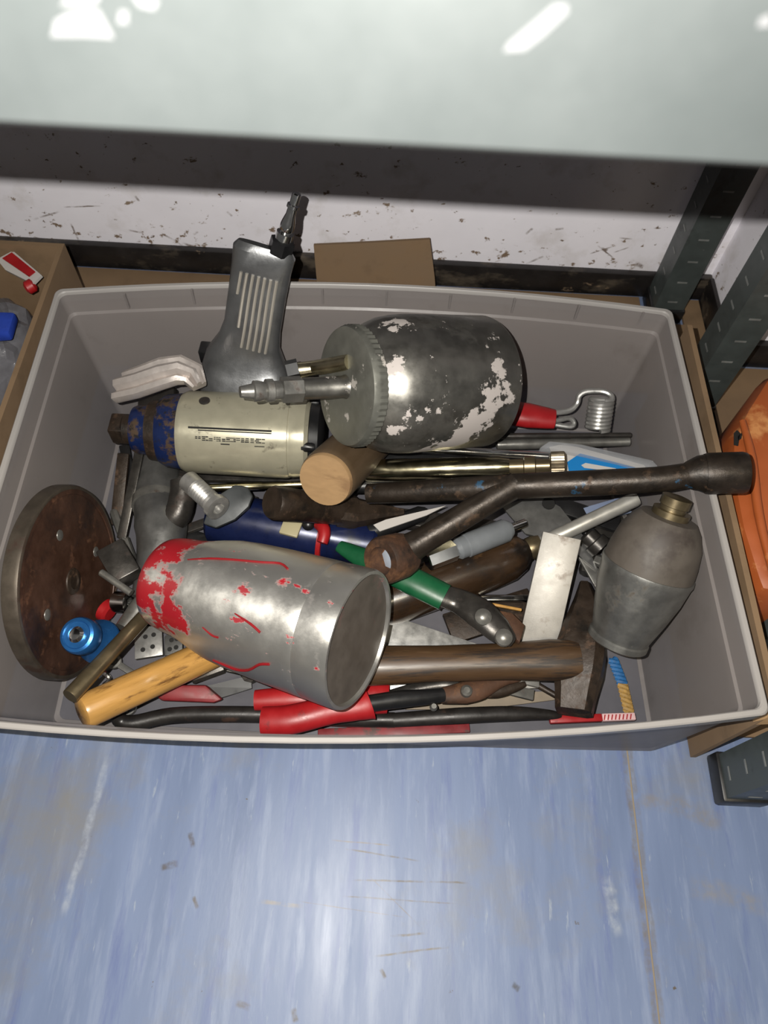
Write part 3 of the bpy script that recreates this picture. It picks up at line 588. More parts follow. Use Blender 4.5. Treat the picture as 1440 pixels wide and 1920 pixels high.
# --- hammer
hm = thing('hammer', 'hammer with brown wooden handle and heavy rusty wedge head at the front right', 'hammer', a(1080, 1220, 8))
A, B = a(560, 1252, 60), a(1085, 1236, 70)
m_wood = mat('brown_handle_wood', srgb(66, 48, 31), 0.42, 0, 0.25, [(srgb(34, 24, 17), 0.55, 0, 110, 0.50, 0.08, 10.0), (srgb(86, 66, 46), 0.45, 0, 70, 0.55, 0.08, 9.0)], dirv=B-A, stretch=9, vscale=130, clear=0.1)
k = rp(1, mid(A, B)); x, y, z = basis(A, B); rings = []
for t, hw, hh in ((0, 37, 30), (0.25, 38, 31), (0.5, 34, 28), (0.75, 35, 28), (0.9, 40, 30), (0.97, 38, 28), (1, 36, 26)):
    cc = A.lerp(B, t); rings.append([cc + y*(hw*k*math.cos(2*math.pi*i/28)) + x*(hh*k*math.sin(2*math.pi*i/28)) for i in range(28)])
G().loft(rings).build('handle', m_wood, hm)
hd = [((1097, 1097), 58, 9, 22), ((1100, 1130), 60, 22, 30), ((1094, 1180), 62, 36, 38), ((1088, 1225), 62, 45, 42), ((1084, 1260), 60, 44, 42), ((1080, 1300), 56, 37, 38), ((1076, 1336), 52, 33, 34)]
pp = [a(p[0], p[1], z) for p, z, _, _ in hd]; d0 = (pp[-1]-pp[0]).normalized(); n_ = (V((-0.35, 0, 1)) - d0*V((-0.35, 0, 1)).dot(d0)).normalized(); s_ = d0.cross(n_); rings = []
for p, (q, z, hw, hh) in zip(pp, hd):
    k = rp(1, p); ch = 0.65
    rings.append([p + s_*(u*hw*k) + n_*(v*hh*k*0.9) for u, v in ((-1, -ch), (-1, ch), (-ch, 1), (ch, 1), (1, ch), (1, -ch), (ch, -1), (-ch, -1))])
G().loft(rings).build('head', m_rustd, hm, label='rusty brown wedge head')
# --- aluminium bar
A, B = a(1053, 1004, 92), a(1006, 1212, 38)
m_bar = mat('sawn_aluminium_bar', (0.30, 0.285, 0.26, 1), 0.45, 0.35, 0.12, [(srgb(100, 84, 70), 0.6, 0.3, 30, 0.55, 0.12)], dirv=B-A, bump=(500, 0.15, 0.1))
k = rp(1, mid(A, B)); G().bar(A, B, 70*k, 0.022, bev=0.0006, up=V((-0.1, 0, 1))).build('aluminium_bar', m_bar, None, 'bright square cut aluminium bar tucked under the brown hammer handle', 'bar')
# --- big screwdriver
sd = thing('large_screwdriver', 'big screwdriver with fat dark glossy wooden handle and bright round shaft', 'screwdriver', a(850, 1080, 20))
A, B = a(690, 1142, 42), a(992, 1030, 50)
m_dwood = mat('dark_glossy_wood', srgb(46, 33, 22), 0.26, 0, 0.35, [(srgb(27, 22, 19), 0.3, 0, 22, 0.52, 0.12), (srgb(74, 54, 35), 0.3, 0, 30, 0.56, 0.12)], dirv=B-A, stretch=3, clear=0.5, bump=(60, 0.15))
lz(G(), A, B, [(0, 30), (0.03, 40), (0.15, 46), (0.45, 47), (0.72, 49), (0.86, 46), (0.94, 36), (0.975, 24), (1.0, 20)], 32).build('handle', m_dwood, sd)
A2 = a(1196, 934, 92); lz(G(), B, mid(B, A2, 0.12), [(0, 22), (0.5, 22), (1, 17)], 20).build('ferrule', m_brass, sd)
lz(G(), B, A2, [(0, 14), (0.97, 14), (1, 12)], 20).build('shaft', mat('bright_shaft_steel', (0.40, 0.39, 0.36, 1), 0.4, 0.55, 0.1), sd)
# --- green grip cutters
gc = thing('green_grip_cutters', 'dark metal cutters with green grips crossing the big screwdriver handle', 'cutters', a(850, 1120, 30))
q = P_((636, 1024, 78), (700, 1056, 86), (770, 1088, 92), (834, 1120, 92)); k = rp(1, q[1])
G().tube(q, [12*k, 24*k, 27*k, 26*k], 16, 4, flat=0.7).build('grip', m_green, gc)
q = P_((826, 1116, 91), (862, 1128, 88), (900, 1150, 94), (935, 1182, 95), (962, 1204, 92))
G().tube(q, [20*k, 25*k, 30*k, 25*k, 10*k], 16, 4, flat=0.6).build('head', m_dsteel, gc)
for px, py, z in ((905, 1158, 100), (944, 1196, 100)):
    A = a(px, py, z); G().lathe(A, A+V((0, -0.001, 0.007)), [(0, 16*k), (0.5, 15*k), (0.85, 9*k), (1, 4*k)], 18).build('rivet', m_steel, gc)
G().plate(P_((912, 1140, 84), (960, 1148, 84), (985, 1172, 84), (975, 1205, 86), (940, 1170, 86)), 0.007, 0.0015).build('jaw', m_rust, gc)
# --- wheel brace
wb = thing('wheel_brace', 'long rusty wheel brace with socket ends resting over the right tub rim', 'wheel brace', a(950, 915, 60))
m_brace = mat('rusty_brace_with_blue_rest', srgb(46, 39, 33), 0.42, 0.5, 0.25, [(srgb(30, 26, 23), 0.42, 0.5, 30, 0.52, 0.12), (srgb(66, 48, 32), 0.7, 0.1, 60, 0.57, 0.1), (srgb(22, 56, 80), 0.5, 0, 40, 0.605, 0.03)], bump=(220, 0.3))
Cn, Rt, Lf, Ft = a(962, 912, 162), a(1400, 886, 208), a(690, 926, 118), a(742, 1044, 128)
k = rp(1, Cn)
G().tube([Lf, mid(Lf, Cn), Cn, a(1120, 905, 180), a(1230, 899, 192), a(1300, 890, 199)], [20*k, 22*k, 24*k, 24*k, 23*k, 23*k], 20, 4).build('bar', m_brace, wb)
G().tube([a(1285, 892, 198), a(1310, 888, 200), a(1325, 888, 201)], [22*k, 32*k, 36*k], 24, 3).build('socket_neck', m_brace, wb)
A = a(1320, 888, 201); G().lathe(A, Rt, [(0, 35*k), (0.1, 37*k), (0.9, 37*k), (1, 35*k), (1, 25*k), (0.5, 24*k), (0.45, 2*k)], 28).build('socket', m_brace, wb)
G().tube([Cn + (Cn-Ft).normalized()*8*k, mid(Cn, Ft, 0.25), mid(Cn, Ft, 0.75), mid(Cn, Ft, 0.9)], [25*k, 24*k, 26*k, 31*k], 20, 3).build('side_arm', m_brace, wb)
sx = Ft + (EYE-Ft).normalized()*0.004; dirs = ((Ft-Cn).normalized()*0.75 + V((-0.05, -0.15, 0.75))).normalized()
G().lathe(Ft - dirs*0.018, Ft + dirs*0.020, [(0, 30*k), (0.15, 40*k), (0.35, 44*k), (0.9, 45*k), (1, 41*k), (1, 27*k), (0.6, 25*k), (0.55, 2*k)], 28).build('socket', m_rust, wb, label='rusted socket end with a bright hexagon inside')
G().lathe(Ft + dirs*0.0055, Ft + dirs*0.0075, [(0, 24*k), (1, 12*k)], 6).build('hex_insert', mat('pale_bare_steel', (0.42, 0.47, 0.55, 1), 0.4, 0.3, 0.1), wb)
# --- round wooden handle end
A, B = a(610, 900, 138), a(700, 812, 70)
m_dowel = mat('raw_dowel', srgb(80, 64, 46), 0.6, 0, 0.15, [(srgb(54, 43, 34), 0.7, 0, 30, 0.53, 0.12, 4.0)], dirv=B-A, stretch=6, vscale=90)
dw = thing('round_wooden_handle', 'thick round wooden handle with pale sawn end below the large dull cup', 'handle', a(650, 870, 60))
lz(G(), A, B, [(0, 46), (0.03, 50), (0.08, 51), (1, 51)], 36).build('shaft', m_dowel, dw)
m_endg = mat('sawn_end_grain', srgb(146, 117, 82), 0.75, 0, 0.1, [(srgb(122, 94, 64), 0.8, 0, 40, 0.53, 0.1, 4.0)], vscale=200, dirv=(1, 0, 0), stretch=5)
lz(G(), A, B, [(-0.012, 30), (-0.012, 47), (0.004, 48.5), (0.03, 49)], 36).build('sawn_end', m_endg, dw, label='pale sawn end grain')
# --- chipping hammer head
ch_ = thing('chipping_hammer', 'small rusty chipping hammer head with round face and pointed end', 'hammer', a(610, 950, 40))
A, B = a(510, 942, 122), a(640, 958, 66); k = rp(1, A)
G().lathe(A, B, [(0, 26*k), (0.0, 30*k), (0.03, 33*k), (0.3, 32*k), (0.8, 30*k), (1, 30*k)], 32).build('round_face', m_rustd, ch_)
q = [a(632, 958, 69), a(665, 961, 62), a(672, 962, 61), a(756, 962, 58)]
g = G()
for i, (hw, hh) in enumerate(((28, 26), (31, 28), (27, 24), (6, 10))): pass
x, y, z = basis(q[0], q[-1])
g.loft([[p + y*(u*hw*k) + x*(v*hh*k) for u, v in ((-1, -0.6), (-1, 0.6), (-0.6, 1), (0.6, 1), (1, 0.6), (1, -0.6), (0.6, -1), (-0.6, -1))] for p, (hw, hh) in zip(q, ((28, 26), (31, 28), (27, 24), (6, 10)))])
g.build('pointed_end', m_rustd, ch_)
# --- brassy barrel with knurled nut
gg = thing('grease_gun_barrel', 'polished brassy steel barrel with knurled nut behind the wheel brace', 'barrel', a(850, 880, 50))
A, B = a(684, 883, 80), a(1062, 872, 124); k = rp(1, mid(A, B)); fx2 = lambda x: (x-684)/378.0
m_pol = mat('polished_brassy_steel', (0.40, 0.36, 0.24, 1), 0.22, 1, 0.2)
G().lathe(A, B, [(0, 20*k), (0.02, 22*k), (fx2(760), 22*k), (fx2(780), 21*k), (fx2(940), 20*k), (fx2(960), 15*k)], 28).build('barrel', m_pol, gg)
G().lathe(A, B, [(fx2(958), 14*k), (fx2(985), 14*k), (fx2(987), 18*k), (fx2(1006), 18*k), (fx2(1008), 13*k), (fx2(1034), 13*k)], 20).build('neck', m_brass, gg)
G().lathe(A, B, [(fx2(1032), 20*k), (fx2(1035), 24*k), (fx2(1058), 24*k), (fx2(1062), 20*k), (1.0, 8*k)], 60, knurl=((1, 2), 0.0008)).build('knurled_nut', mat('pale_knurled_brass', (0.5, 0.42, 0.3, 1), 0.4, 1, 0.15), gg)
# thin shafts behind
for nm, lab, cat, p, q, r, m in (('chrome_shaft', 'thin bright chrome shaft just above the brassy barrel', 'shaft', (790, 842, 88), (1030, 856, 100), 9, m_chrome),
    ('dark_rod', 'thin dark rod running towards the right wall above the blister pack', 'rod', (930, 818, 70), (1184, 816, 84), 6, m_dsteel),
    ('drill_rod', 'rod with brownish end below the thin dark rod at the right wall', 'rod', (930, 834, 62), (1182, 828, 76), 10, m_steel),
    ('black_pry_bar', 'flat black pry bar under the brassy barrel left of the wheel brace', 'pry bar', (640, 912, 70), (900, 908, 70), 14, m_black),
    ('brass_tube', 'thin pale brass tube below the silver air wrench', 'tube', (392, 915, 74), (572, 908, 74), 8, m_pol)):
    A, B = a(*p), a(*q); g = G(); lz(g, A, B, [(0, r*0.6), (0.01, r), (0.55, r), (0.56, r*0.85), (0.99, r*0.85), (1, r*0.6)], 16); g.build(nm, m, None, lab, cat)
for p, q, wd in (((560, 900, 60), (700, 902, 60), 30),): pass
# --- blister pack
bp = thing('blister_pack', 'blue and white carded pack under a clear plastic blister by the right wall', 'pack', a(1120, 860, 98))
cardq = P_((1030, 838, 118), (1060, 832, 118), (1208, 872, 114), (1218, 888, 114), (1200, 896, 114), (1062, 900, 116), (1046, 880, 117))
G().plate(cardq, 0.0012).build('backing_card', m_white, bp)
G().plate(P_((1064, 866, 118.6), (1088, 850, 118.6), (1190, 876, 115.6), (1206, 888, 115), (1180, 892, 115.5), (1068, 892, 117.4)), 0.0007).build('blue_panel', m_blue, bp)
G().plate(P_((1090, 872, 119), (1098, 868, 119), (1154, 878, 117.6), (1160, 882, 117.6), (1152, 884, 117.4), (1096, 877, 118.6)), 0.0006).build('hang_slot', m_white, bp)
for i in range(8): G().bar(a(1072+i*8, 889+i*0.2, 100.4), a(1077+i*8, 890+i*0.2, 100.4), 0.0016, 0.0003).build('letter', m_white, bp)
G().plate(P_((1012, 838, 124), (1030, 826, 124), (1090, 832, 124), (1224, 862, 120), (1236, 874, 120), (1220, 884, 120), (1160, 866, 122), (1040, 842, 123)), 0.010, 0.002).build('clear_blister', m_blister_clear, bp)
# --- spring lighter
sl = thing('spark_lighter', 'wire spark lighter with red grip and coiled bright spring by the rear wall', 'lighter', a(1050, 780, 60))
A, B = a(940, 772, 82), a(1040, 786, 82); k = rp(1, A)
G().tube([A, mid(A, B), B], [24*k, 26*k, 20*k], 18, 3, flat=0.7).build('grip', m_red, sl)
q = P_((1036, 774, 84), (1068, 770, 86), (1082, 756, 90), (1086, 742, 96), (1100, 734, 100), (1130, 734, 102), (1146, 742, 102), (1146, 752, 101), (1134, 752, 100))
G().tube(q, 5.5*k, 10, 4).build('wire', m_alu, sl)
G().tube(P_((1040, 790, 80), (1066, 784, 76), (1076, 792, 72), (1070, 800, 70), (1040, 796, 70)), 5*k, 10, 4).build('wire', m_alu, sl)
A, B = a(1128, 748, 100), a(1120, 806, 76); x, y, z = basis(A, B); q = []
for i in range(8*14+1):
    t = i/(8*14); an = t*8*2*math.pi; q.append(A.lerp(B, t) + (x*math.cos(an)+y*math.sin(an))*20*k)
G().tube(q, 4.6*k, 8, 1).build('coil_spring', m_alu, sl)
# --- grey conical can at the right
cn = thing('conical_gun_cup', 'grey metal conical gun cup with rubbery dark shoulder leaning in the right corner', 'cup', a(1170, 1200, 10))
A, B = a(1264, 948, 178), a(1156, 1204, 80)
m_rub = mat('dull_grey_rubber', srgb(74, 68, 62), 0.6, 0, 0.15, [(srgb(54, 47, 43), 0.6, 0, 25, 0.55, 0.12)])
m_can = mat('dull_scraped_aluminium', (0.23, 0.23, 0.22, 1), 0.40, 0.8, 0.2, [(srgb(78, 70, 60), 0.6, 0.3, 40, 0.57, 0.1)], dirv=B-A, bump=(400, 0.1))
lz(G(), A, B, [(0.07, 28), (0.08, 52), (0.13, 64), (0.22, 76), (0.34, 82), (0.43, 84), (0.435, 60)], 48).build('shoulder', m_rub, cn, label='dark rubbery shoulder')
lz(G(), A, B, [(0.42, 60), (0.425, 86), (0.45, 87), (0.47, 85), (0.60, 80), (0.75, 70), (0.90, 58), (0.94, 55), (0.95, 58), (0.985, 58), (1.0, 52), (1.0, 44), (0.96, 42), (0.95, 3)], 48).build('cone_body', m_can, cn)
lz(G(), A, B, [(-0.06, 20), (-0.055, 27), (0.0, 27), (0.005, 24), (0.03, 24), (0.032, 34), (0.075, 34), (0.08, 20)], 20).build('neck_fitting', m_brass, cn)
# --- woven strip
ws = thing('woven_strip', 'short blue and yellow woven strip on the tub floor in the front right corner', 'strip', a(1165, 1285, 7))
m_wb = mat('blue_weave', srgb(24, 84, 136), 0.7, 0, 0.3, vscale=300); m_wy = mat('tan_weave', srgb(150, 118, 62), 0.7, 0, 0.3, vscale=300)
for j, (p, q, m) in enumerate((((1148, 1236, 16), (1166, 1282, 12), m_wb), ((1166, 1282, 12), (1178, 1334, 10), m_wy))):
    A, B = a(*p), a(*q); k = rp(1, A); g = G(); x, y, z = basis(A, B); n = 6
    for i in range(n):
        for u in (-1, 1):
            c1 = A.lerp(B, (i+0.1)/n) + y*(u*7*k); c2_ = A.lerp(B, (i+1.1)/n) - y*(u*7*k) + x*(0.0006*u)
            g.tube([c1, mid(c1, c2_)+x*0.0012, c2_], 5.5*k, 8, 2)
    g.build('blue_half' if j == 0 else 'yellow_half', m, ws)
# --- grey tool handle and shaft, plates
dv_ = thing('screwdriver', 'grey plastic handled screwdriver beside the rusty socket end', 'screwdriver', a(900, 1010, 40))
A, B = a(800, 1052, 88), a(985, 980, 80); fx3 = lambda x: (x-800)/185.0
lz(G(), A, B, [(0, 16), (0.01, 19), (fx3(850), 20), (fx3(856), 14)], 6).build('bright_end', m_chrome, dv_)
lz(G(), A, B, [(fx3(852), 16), (fx3(858), 21), (fx3(870), 21), (fx3(872), 23), (fx3(945), 23), (fx3(956), 15)], 24).build('handle', mat('grey_plastic', srgb(104, 108, 112), 0.45, 0, 0.1), dv_)
lz(G(), A, B, [(fx3(954), 9), (1, 8)], 14).build('tip', m_chrome, dv_)
g = G(); g.plate(P_((940, 948, 62), (1010, 930, 62), (1050, 950, 60), (1098, 1010, 56), (1120, 1070, 50), (1060, 1020, 56), (985, 1000, 60)), 0.0025); g.build('gusset_plate', m_dalu, None, 'dull grey steel plate under the crossing of the bright screwdriver shaft', 'plate')
A = a(1028, 945, 64); G().lathe(A, A+V((0, 0, 0.002)), [(0, 12*rp(1, A)), (1, 12*rp(1, A))], 16).build('dark_washer', m_hole, None, 'small dark washer on the grey plate below the wheel brace', 'washer')
g = G(); g.plate(P_((690, 1140, 34), (730, 1152, 34), (940, 1222, 34), (1020, 1290, 26), (700, 1300, 26)), 0.003, 0.0006); g.build('trowel_blade', m_alu, None, 'flat grey triangular trowel blade under the brown hammer handle', 'blade')
for j, (p, q, wd, z_lab) in enumerate((((856, 1268, 36), (1000, 1304, 30), 20, 'narrow flat steel bar under the hammer handle near the plier jaws'), ((930, 1262, 44), (1010, 1282, 36), 16, 'short pale steel bar end beside the narrow flat bar under the hammer'))):
    A, B = a(*p), a(*q); k = rp(1, A); G().bar(A, B, wd*k, 0.004, bev=0.0005).build('flat_bar', m_alu if j else m_steel, None, z_lab, 'bar')
G().plate(P_((760, 1330, 10), (880, 1300, 10), (1040, 1296, 10), (1040, 1312, 10), (900, 1330, 10)), 0.002).build('tan_strip', mat('tan_card', srgb(128, 116, 100), 0.7, 0, 0.15), None, 'thin tan card strip on the tub floor below the plier jaws', 'card')
# --- blue air tool under the chipping hammer
ba = thing('blue_air_tool', 'blue cylindrical air tool mostly buried behind the red stained cup', 'air tool', a(550, 1000, 10))
A, B = a(395, 968, 34), a(706, 1024, 34); k = rp(1, A)
m_bl2 = mat('blue_enamel', srgb(20, 29, 64), 0.3, 0.2, 0.15, [(srgb(14, 16, 28), 0.4, 0, 20, 0.53, 0.12)])
lz(G(), A, B, [(0, 40), (0.02, 48), (0.5, 50), (0.66, 44), (0.72, 40), (0.98, 42), (1, 36)], 36).build('barrel', m_bl2, ba)
lz(G(), A, B, [(0.66, 40), (0.665, 47), (0.69, 47), (0.695, 40)], 28).build('red_ring', m_red, ba)
G().bar(a(556, 962, 61), a(540, 1004, 61), 34*k, 0.004, bev=0.001).build('cream_tag', mat('cream_plastic', srgb(160, 152, 122), 0.4), ba)
A = a(578, 984, 58); G().ball(A, 12*k, 14).build('black_button', m_black, ba)
G().tube(P_((596, 984, 62), (606, 990, 66), (608, 1004, 66), (604, 1018, 64)), [9*k, 12*k, 11*k, 10*k], 12, 3).build('trigger', m_red, ba, label='red trigger')
g = G(); g.plate(P_((700, 984, 64), (724, 974, 66), (836, 948, 70), (800, 966, 68), (712, 996, 64)), 0.0016); g.build('paper_strip', m_white, None, 'pale paper strip beside the pointed end of the chipping hammer', 'paper')
A, B = a(690, 1000, 48), a(800, 960, 52); g = G(); lz(g, A, B, [(0, 12), (0.02, 16), (0.9, 16), (1, 10)], 16); g.build('black_socket_bar', m_black, None, 'black bar below the pale paper strip beside the rusty socket', 'bar')
# --- grey lever and threaded fitting
lv = thing('paddle_lever', 'grey rounded paddle lever with threaded fitting below the air wrench', 'lever', a(420, 950, 50))
q = P_((380, 982, 84), (392, 950, 92), (412, 926, 96), (440, 908, 98), (464, 912, 97), (474, 930, 95), (466, 950, 92), (440, 974, 88), (404, 990, 84))
G().plate(q, 0.007, 0.002).build('paddle', mat('grey_enamel', srgb(58, 61, 63), 0.5, 0.3, 0.15), lv)
A, B = a(352, 900, 96), a(410, 954, 104); k = rp(1, A)
pf = [(0, 14), (0.02, 20), (0.3, 20)]
for i in range(7): pf += [(0.32+i*0.07, 17), (0.355+i*0.07, 20)]
pf += [(0.86, 17), (0.87, 24), (0.99, 24), (1, 19), (1, 12), (0.9, 11), (0.89, 1)]
lz(G(), A, B, pf, 24).build('threaded_fitting', m_alu, lv)
# --- air blow gun at the left
bg = thing('angled_air_tool', 'dull grey curved air tool body between the rusty disc and the red stained cup', 'air tool', a(290, 1000, 20))
q = P_((298, 836, 38), (296, 890, 44), (294, 945, 50)); k = rp(1, q[1])
G().tube(q, [36*k, 39*k, 41*k], 24, 4).build('rear_sleeve', m_dalu, bg)
q = P_((294, 940, 50), (302, 985, 56), (300, 1020, 58), (288, 1070, 58), (276, 1122, 54))
G().tube(q, [40*k, 46*k, 40*k, 30*k, 26*k], 24, 5).build('body', m_dalu, bg)
G().tube(P_((294, 936, 50), (294, 950, 51)), [43*k, 44*k], 28, 1).build('collar_band', m_steel, bg)
q = P_((306, 990, 60), (334, 962, 70), (342, 925, 78), (343, 902, 82))
G().tube(q, [26*k, 24*k, 22*k, 22*k], 18, 4).build('side_inlet', m_dsteel, bg)
q = P_((278, 1118, 53), (258, 1145, 52), (232, 1180, 54)); G().tube(q, [17*k, 17*k, 15*k], 16, 3).build('tail_pipe', m_steel, bg)
# --- square steel block with pin
A, B = a(208, 1028, 88), a(242, 1086, 84); k = rp(1, A)
sb = thing('square_socket', 'dark square steel block between the rusty disc and the curved air tool', 'socket', a(225, 1055, 50))
G().bar(A, B, 52*k, 0.02, bev=0.0015).build('block', m_dsteel, sb)
A, B = a(188, 1072, 96), a(246, 1112, 92); lz(G(), A, B, [(0, 5), (0.03, 7), (1, 7)], 14).build('pin', m_steel, sb)
# --- small pieces in the gaps
SM = [('bar', 'flat_steel_bar', 'dark flat bar leaning in the left gap beside the curved air tool', (228, 1010, 40), (262, 845, 74), 18, 0.004, m_dsteel),
      ('bar', 'flat_steel_bar', 'second dark flat bar in the left gap, nearer the tub wall', (218, 985, 30), (232, 850, 60), 22, 0.005, m_rustd),
      ('plate', 'hinge_leaf', 'square grey metal tab with dark spots beside the yellow wooden handle', (252, 1206, 36), (304, 1198, 36), 62, 0.003, m_alu),
      ('plate', 'hinge_leaf', 'small grey metal tab right of the square grey tab, under the red stained cup', (308, 1208, 30), (342, 1204, 30), 44, 0.003, m_dalu),
      ('spanner', 'spanner', 'steel spanner on the tub floor under the yellow wooden handle', (240, 1326, 14), (330, 1250, 14), 18, 0.005, m_steel),
      ('spanner', 'spanner', 'dark spanner under the red stained cup beside the scraper', (330, 1230, 24), (470, 1262, 24), 20, 0.006, m_dsteel),
      ('bar', 'chrome_rod', 'short chrome rod between the screwdriver handle and the aluminium bar', (900, 1122, 40), (1000, 1122, 40), 12, 0.006, m_chrome),
      ('bar', 'wooden_stick', 'thin yellow wooden stick beside the green grip cutters', (895, 1128, 52), (978, 1144, 52), 5, 0.003, m_yel),
      ('bar', 'angle_strip', 'steel strip beneath the grey conical cup beside the aluminium bar', (1070, 1000, 50), (1130, 1105, 44), 24, 0.004, m_steel),
      ('spanner', 'spanner', 'dark spanner in the gap right of the bright screwdriver shaft', (1080, 985, 36), (1170, 1010, 40), 24, 0.007, m_dsteel),
      ('bar', 'black_file', 'black file under the wheel brace beside the right tub wall', (1010, 935, 44), (1160, 985, 44), 34, 0.006, m_black),
      ('bar', 'blue_card', 'pale blue card slip under the wheel brace at the right wall', (1100, 968, 46), (1176, 946, 46), 36, 0.002, mat('pale_blue_card', srgb(120, 132, 158), 0.5)),
      ('bar', 'flat_file', 'dark flat file lying below the silver air wrench', (330, 880, 30), (620, 885, 30), 50, 0.006, m_dsteel),
      ('bar', 'cold_chisel', 'dark cold chisel lying under the wheel brace', (700, 965, 34), (960, 1000, 34), 34, 0.012, m_dsteel),
      ('bar', 'cold_chisel', 'black cold chisel lying under the big cup beside the brassy barrel', (640, 850, 50), (880, 862, 50), 30, 0.012, m_black),
      ('bar', 'flat_file', 'dark flat file under the green grip cutters', (840, 1180, 20), (1000, 1130, 20), 60, 0.006, m_rustd),
      ('spanner', 'spanner', 'small steel spanner below the grey metal tabs beside the brass rod', (214, 1240, 30), (290, 1290, 24), 16, 0.005, m_steel),
      ('bar', 'steel_offcut', 'steel offcut behind the air wrench nose beside the left wall', (262, 770, 60), (330, 742, 80), 36, 0.008, m_dsteel),
      ('spanner', 'spanner', 'dark spanner beneath the paddle lever', (330, 1000, 30), (470, 950, 30), 24, 0.006, m_dsteel)]
for kd, nm, lab, p, q, wd, th, m in SM:
    A, B = a(*p), a(*q); k = rp(1, mid(A, B)); cat = nm.split('_')[-1]
    if kd == 'bar': G().bar(A, B, wd*k, th, bev=min(0.0012, th*0.25)).build(nm, m, None, lab, cat)
    elif kd == 'plate':
        x, y, z = basis(A, B); hw = wd*k/2
        t = thing(nm, lab, cat, mid(A, B))
        G().plate([A+y*hw, B+y*hw, B-y*hw*0.8, mid(A, B, 0.3)-y*hw*1.05, A-y*hw*0.7], th, 0.0006).build('leaf', m, t)
        for u, v_ in ((0.3, 0.5), (0.65, 0.4), (0.4, -0.3), (0.7, -0.35)):
            c = A.lerp(B, u)+y*(hw*v_); G().lathe(c - x*0.0003, c+x*0.0004, [(0, 4.5*k), (1, 4.5*k)], 10).build('screw_hole', m_hole, t)
    else:
        x, y, z = basis(A, B); ln = (B-A).length; hw = wd*k/2; t = thing(nm, lab, cat, mid(A, B))
        G().bar(A+z*ln*0.1, B-z*ln*0.08, hw*1.5, th*0.8, bev=0.0008).build('shank', m, t)
        G().lathe(A - x*th/2, A + x*th/2, [(0, hw*1.6), (0.1, hw*1.75), (0.9, hw*1.75), (1, hw*1.6), (1, hw*1.05), (0, hw*1.05)], 24, up=z).build('ring_end', m, t)
        jaw = []
        for an in (30, 70, 110, 150, 180, 210, 250, 290, 330): jaw.append(B + (z*math.cos(math.radians(an))+y*math.sin(math.radians(an)))*hw*1.9)
        jaw += [B + z*hw*0.2 - y*hw*0.8, B - z*hw*0.9 - y*hw*0.7, B - z*hw*0.9 + y*hw*0.7, B + z*hw*0.2 + y*hw*0.8]
        G().plate([p_+x*th/2 for p_ in jaw], th, nrm=x).build('open_jaw', m, t)
BUR = {0: 'black flat bar end showing below the blue nose of the air wrench', 2: 'black flat bar below the paddle lever, just above the red painted cup neck', 4: 'oily dark flat bar above the grey screwdriver handle, below the wheel brace',
       6: 'black flat bar between the aluminium bar and the grey conical cup', 7: 'dull steel flat bar on the trowel blade below the green cutters', 10: 'dark flat bar just under the wheel brace left of the conical cup neck',
       16: 'dark punch beside the square steel block at the left', 19: 'rusty brown punch under the side arm of the wheel brace', 20: 'dark punch at the upper end of the bright aluminium bar', 23: 'rusty punch under the hammer handle close to the hammer head',
       25: 'black punch behind the grey paddle lever', 26: 'dull steel bit against the left tub wall above the rusty disc', 30: 'dark bit below the big screwdriver handle beside the thin yellow stick', 31: 'dark bit beneath the dark socket left of the grey conical cup',
       38: 'dark bit under the red stained cup behind the scraper blade', 35: 'rusty bit just below the large dull cup behind the brassy barrel'}
ib = -1
rb = random.Random(21)
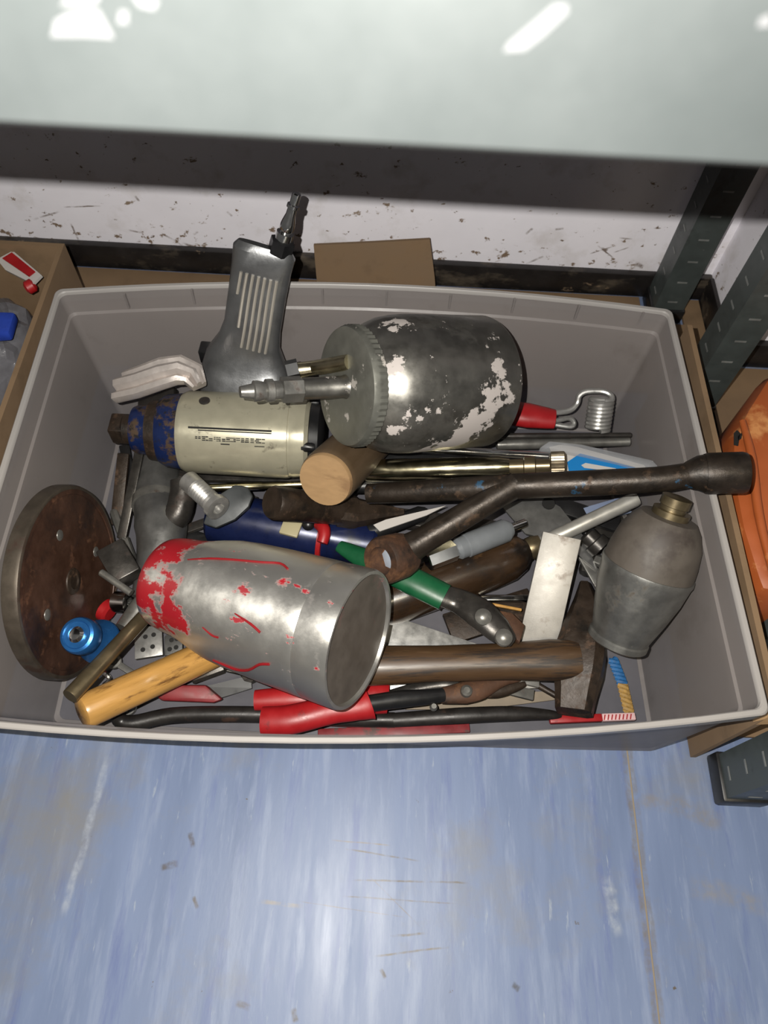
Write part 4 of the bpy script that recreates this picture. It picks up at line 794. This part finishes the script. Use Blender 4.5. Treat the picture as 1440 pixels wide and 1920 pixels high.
for cx_, cy_, an, ln, wd, kd in ((245, 900, 80, 130, 20, 0), (268, 960, 100, 150, 24, 1), (232, 1010, 70, 110, 18, 2), (330, 1010, 60, 130, 22, 0), (300, 1160, 20, 120, 24, 1), (250, 1150, 110, 90, 18, 2),
      (380, 1010, 15, 140, 24, 0), (450, 1020, 150, 120, 20, 2), (660, 975, 20, 140, 24, 1), (720, 990, 160, 160, 26, 0), (780, 985, 30, 150, 22, 2), (850, 950, 5, 180, 26, 1), (900, 985, 140, 150, 22, 0),
      (930, 1100, 60, 130, 24, 2), (985, 1000, 80, 120, 26, 1), (1090, 960, 30, 150, 26, 0), (1120, 1010, 110, 140, 24, 2), (1150, 960, 160, 150, 22, 1), (1085, 1060, 80, 110, 22, 0), (1180, 985, 60, 110, 20, 2),
      (760, 1190, 20, 160, 24, 1), (850, 1160, 150, 160, 24, 0), (930, 1180, 40, 120, 22, 2), (800, 1290, 10, 160, 22, 0), (900, 1290, 170, 150, 20, 2), (1000, 1280, 30, 110, 22, 1), (700, 860, 5, 180, 24, 0),
      (860, 850, 175, 180, 22, 2), (960, 870, 8, 170, 24, 1), (1040, 920, 15, 160, 22, 0), (480, 890, 4, 200, 26, 0), (360, 905, 20, 140, 20, 2), (430, 940, 170, 130, 22, 1), (1180, 1170, 70, 100, 20, 2), (300, 1240, 60, 100, 20, 0),
      (420, 1250, 160, 130, 22, 2), (350, 745, 170, 130, 22, 0), (280, 790, 30, 120, 20, 2), (700, 800, 10, 220, 26, 0), (1000, 790, 5, 220, 24, 2), (600, 760, 0, 200, 24, 0)):
    z = rb.choice((14, 20, 28, 36)); ca, sa = math.cos(math.radians(an))*ln/2, math.sin(math.radians(an))*ln/2
    A, B = a(cx_-ca, cy_-sa, z), a(cx_+ca, cy_+sa, z+rb.uniform(-3, 3)); k = rp(1, mid(A, B)); m = rb.choice((m_dsteel, m_dsteel, m_rustd, m_black, m_steel))
    ib += 1
    if ib not in BUR: continue
    g = G()
    if kd == 0: g.bar(A, B, wd*k, 0.006, bev=0.001, w1=wd*k*0.7)
    elif kd == 1: g.lathe(A, B, [(0, wd*k*0.3), (0.02, wd*k*0.45), (0.35, wd*k*0.45), (0.37, wd*k*0.28), (0.96, wd*k*0.26), (1, wd*k*0.1)], 16)
    else: g.lathe(A, B, [(0, wd*k*0.4), (0.03, wd*k*0.5), (0.4, wd*k*0.5), (0.45, wd*k*0.4), (0.5, wd*k*0.4), (0.52, wd*k*0.55), (0.97, wd*k*0.55), (1, wd*k*0.45)], 8)
    g.build(('flat_bar', 'punch', 'socket_bit')[kd], m, None, BUR[ib], ('bar', 'punch', 'bit')[kd])
G().lathe(a(1098, 1000, 62), a(1128, 1030, 58), [(0, 0.006), (0.1, 0.0095), (0.5, 0.0095), (0.55, 0.012), (0.95, 0.012), (1, 0.009), (1, 0.006), (0.6, 0.005)], 20).build('black_impact_socket', m_dsteel, None, 'dark socket on the pile left of the grey conical cup', 'socket')
G().lathe(a(1120, 1050, 50), a(1136, 1056, 56), [(0, 0.006), (0.8, 0.006), (1, 0.004)], 6).build('hex_bolt', m_steel, None, 'bolt head left of the grey conical cup below the dark socket', 'bolt')
G().tube(P_((186, 1268, 20), (196, 1262, 24), (206, 1274, 22), (196, 1284, 18)), 0.0025, 10, 4).build('chrome_hook', m_chrome, None, 'small chrome hook beside the brass rod on the tub floor', 'hook')
G().lathe(a(214, 1128, 44), a(244, 1130, 48), [(0, 0.007), (0.1, 0.010), (0.9, 0.010), (1, 0.007), (1, 0.005), (0.5, 0.004)], 20).build('chrome_socket', m_chrome, None, 'small chrome socket at the lower edge of the rusty disc', 'socket')
G().lathe(a(192, 1140, 40), a(208, 1150, 40), [(0, 0.008), (0.2, 0.011), (0.8, 0.011), (1, 0.008)], 18).build('red_stopper', m_red, None, 'red plastic stopper peeping out between rusty disc and blue knob', 'stopper')
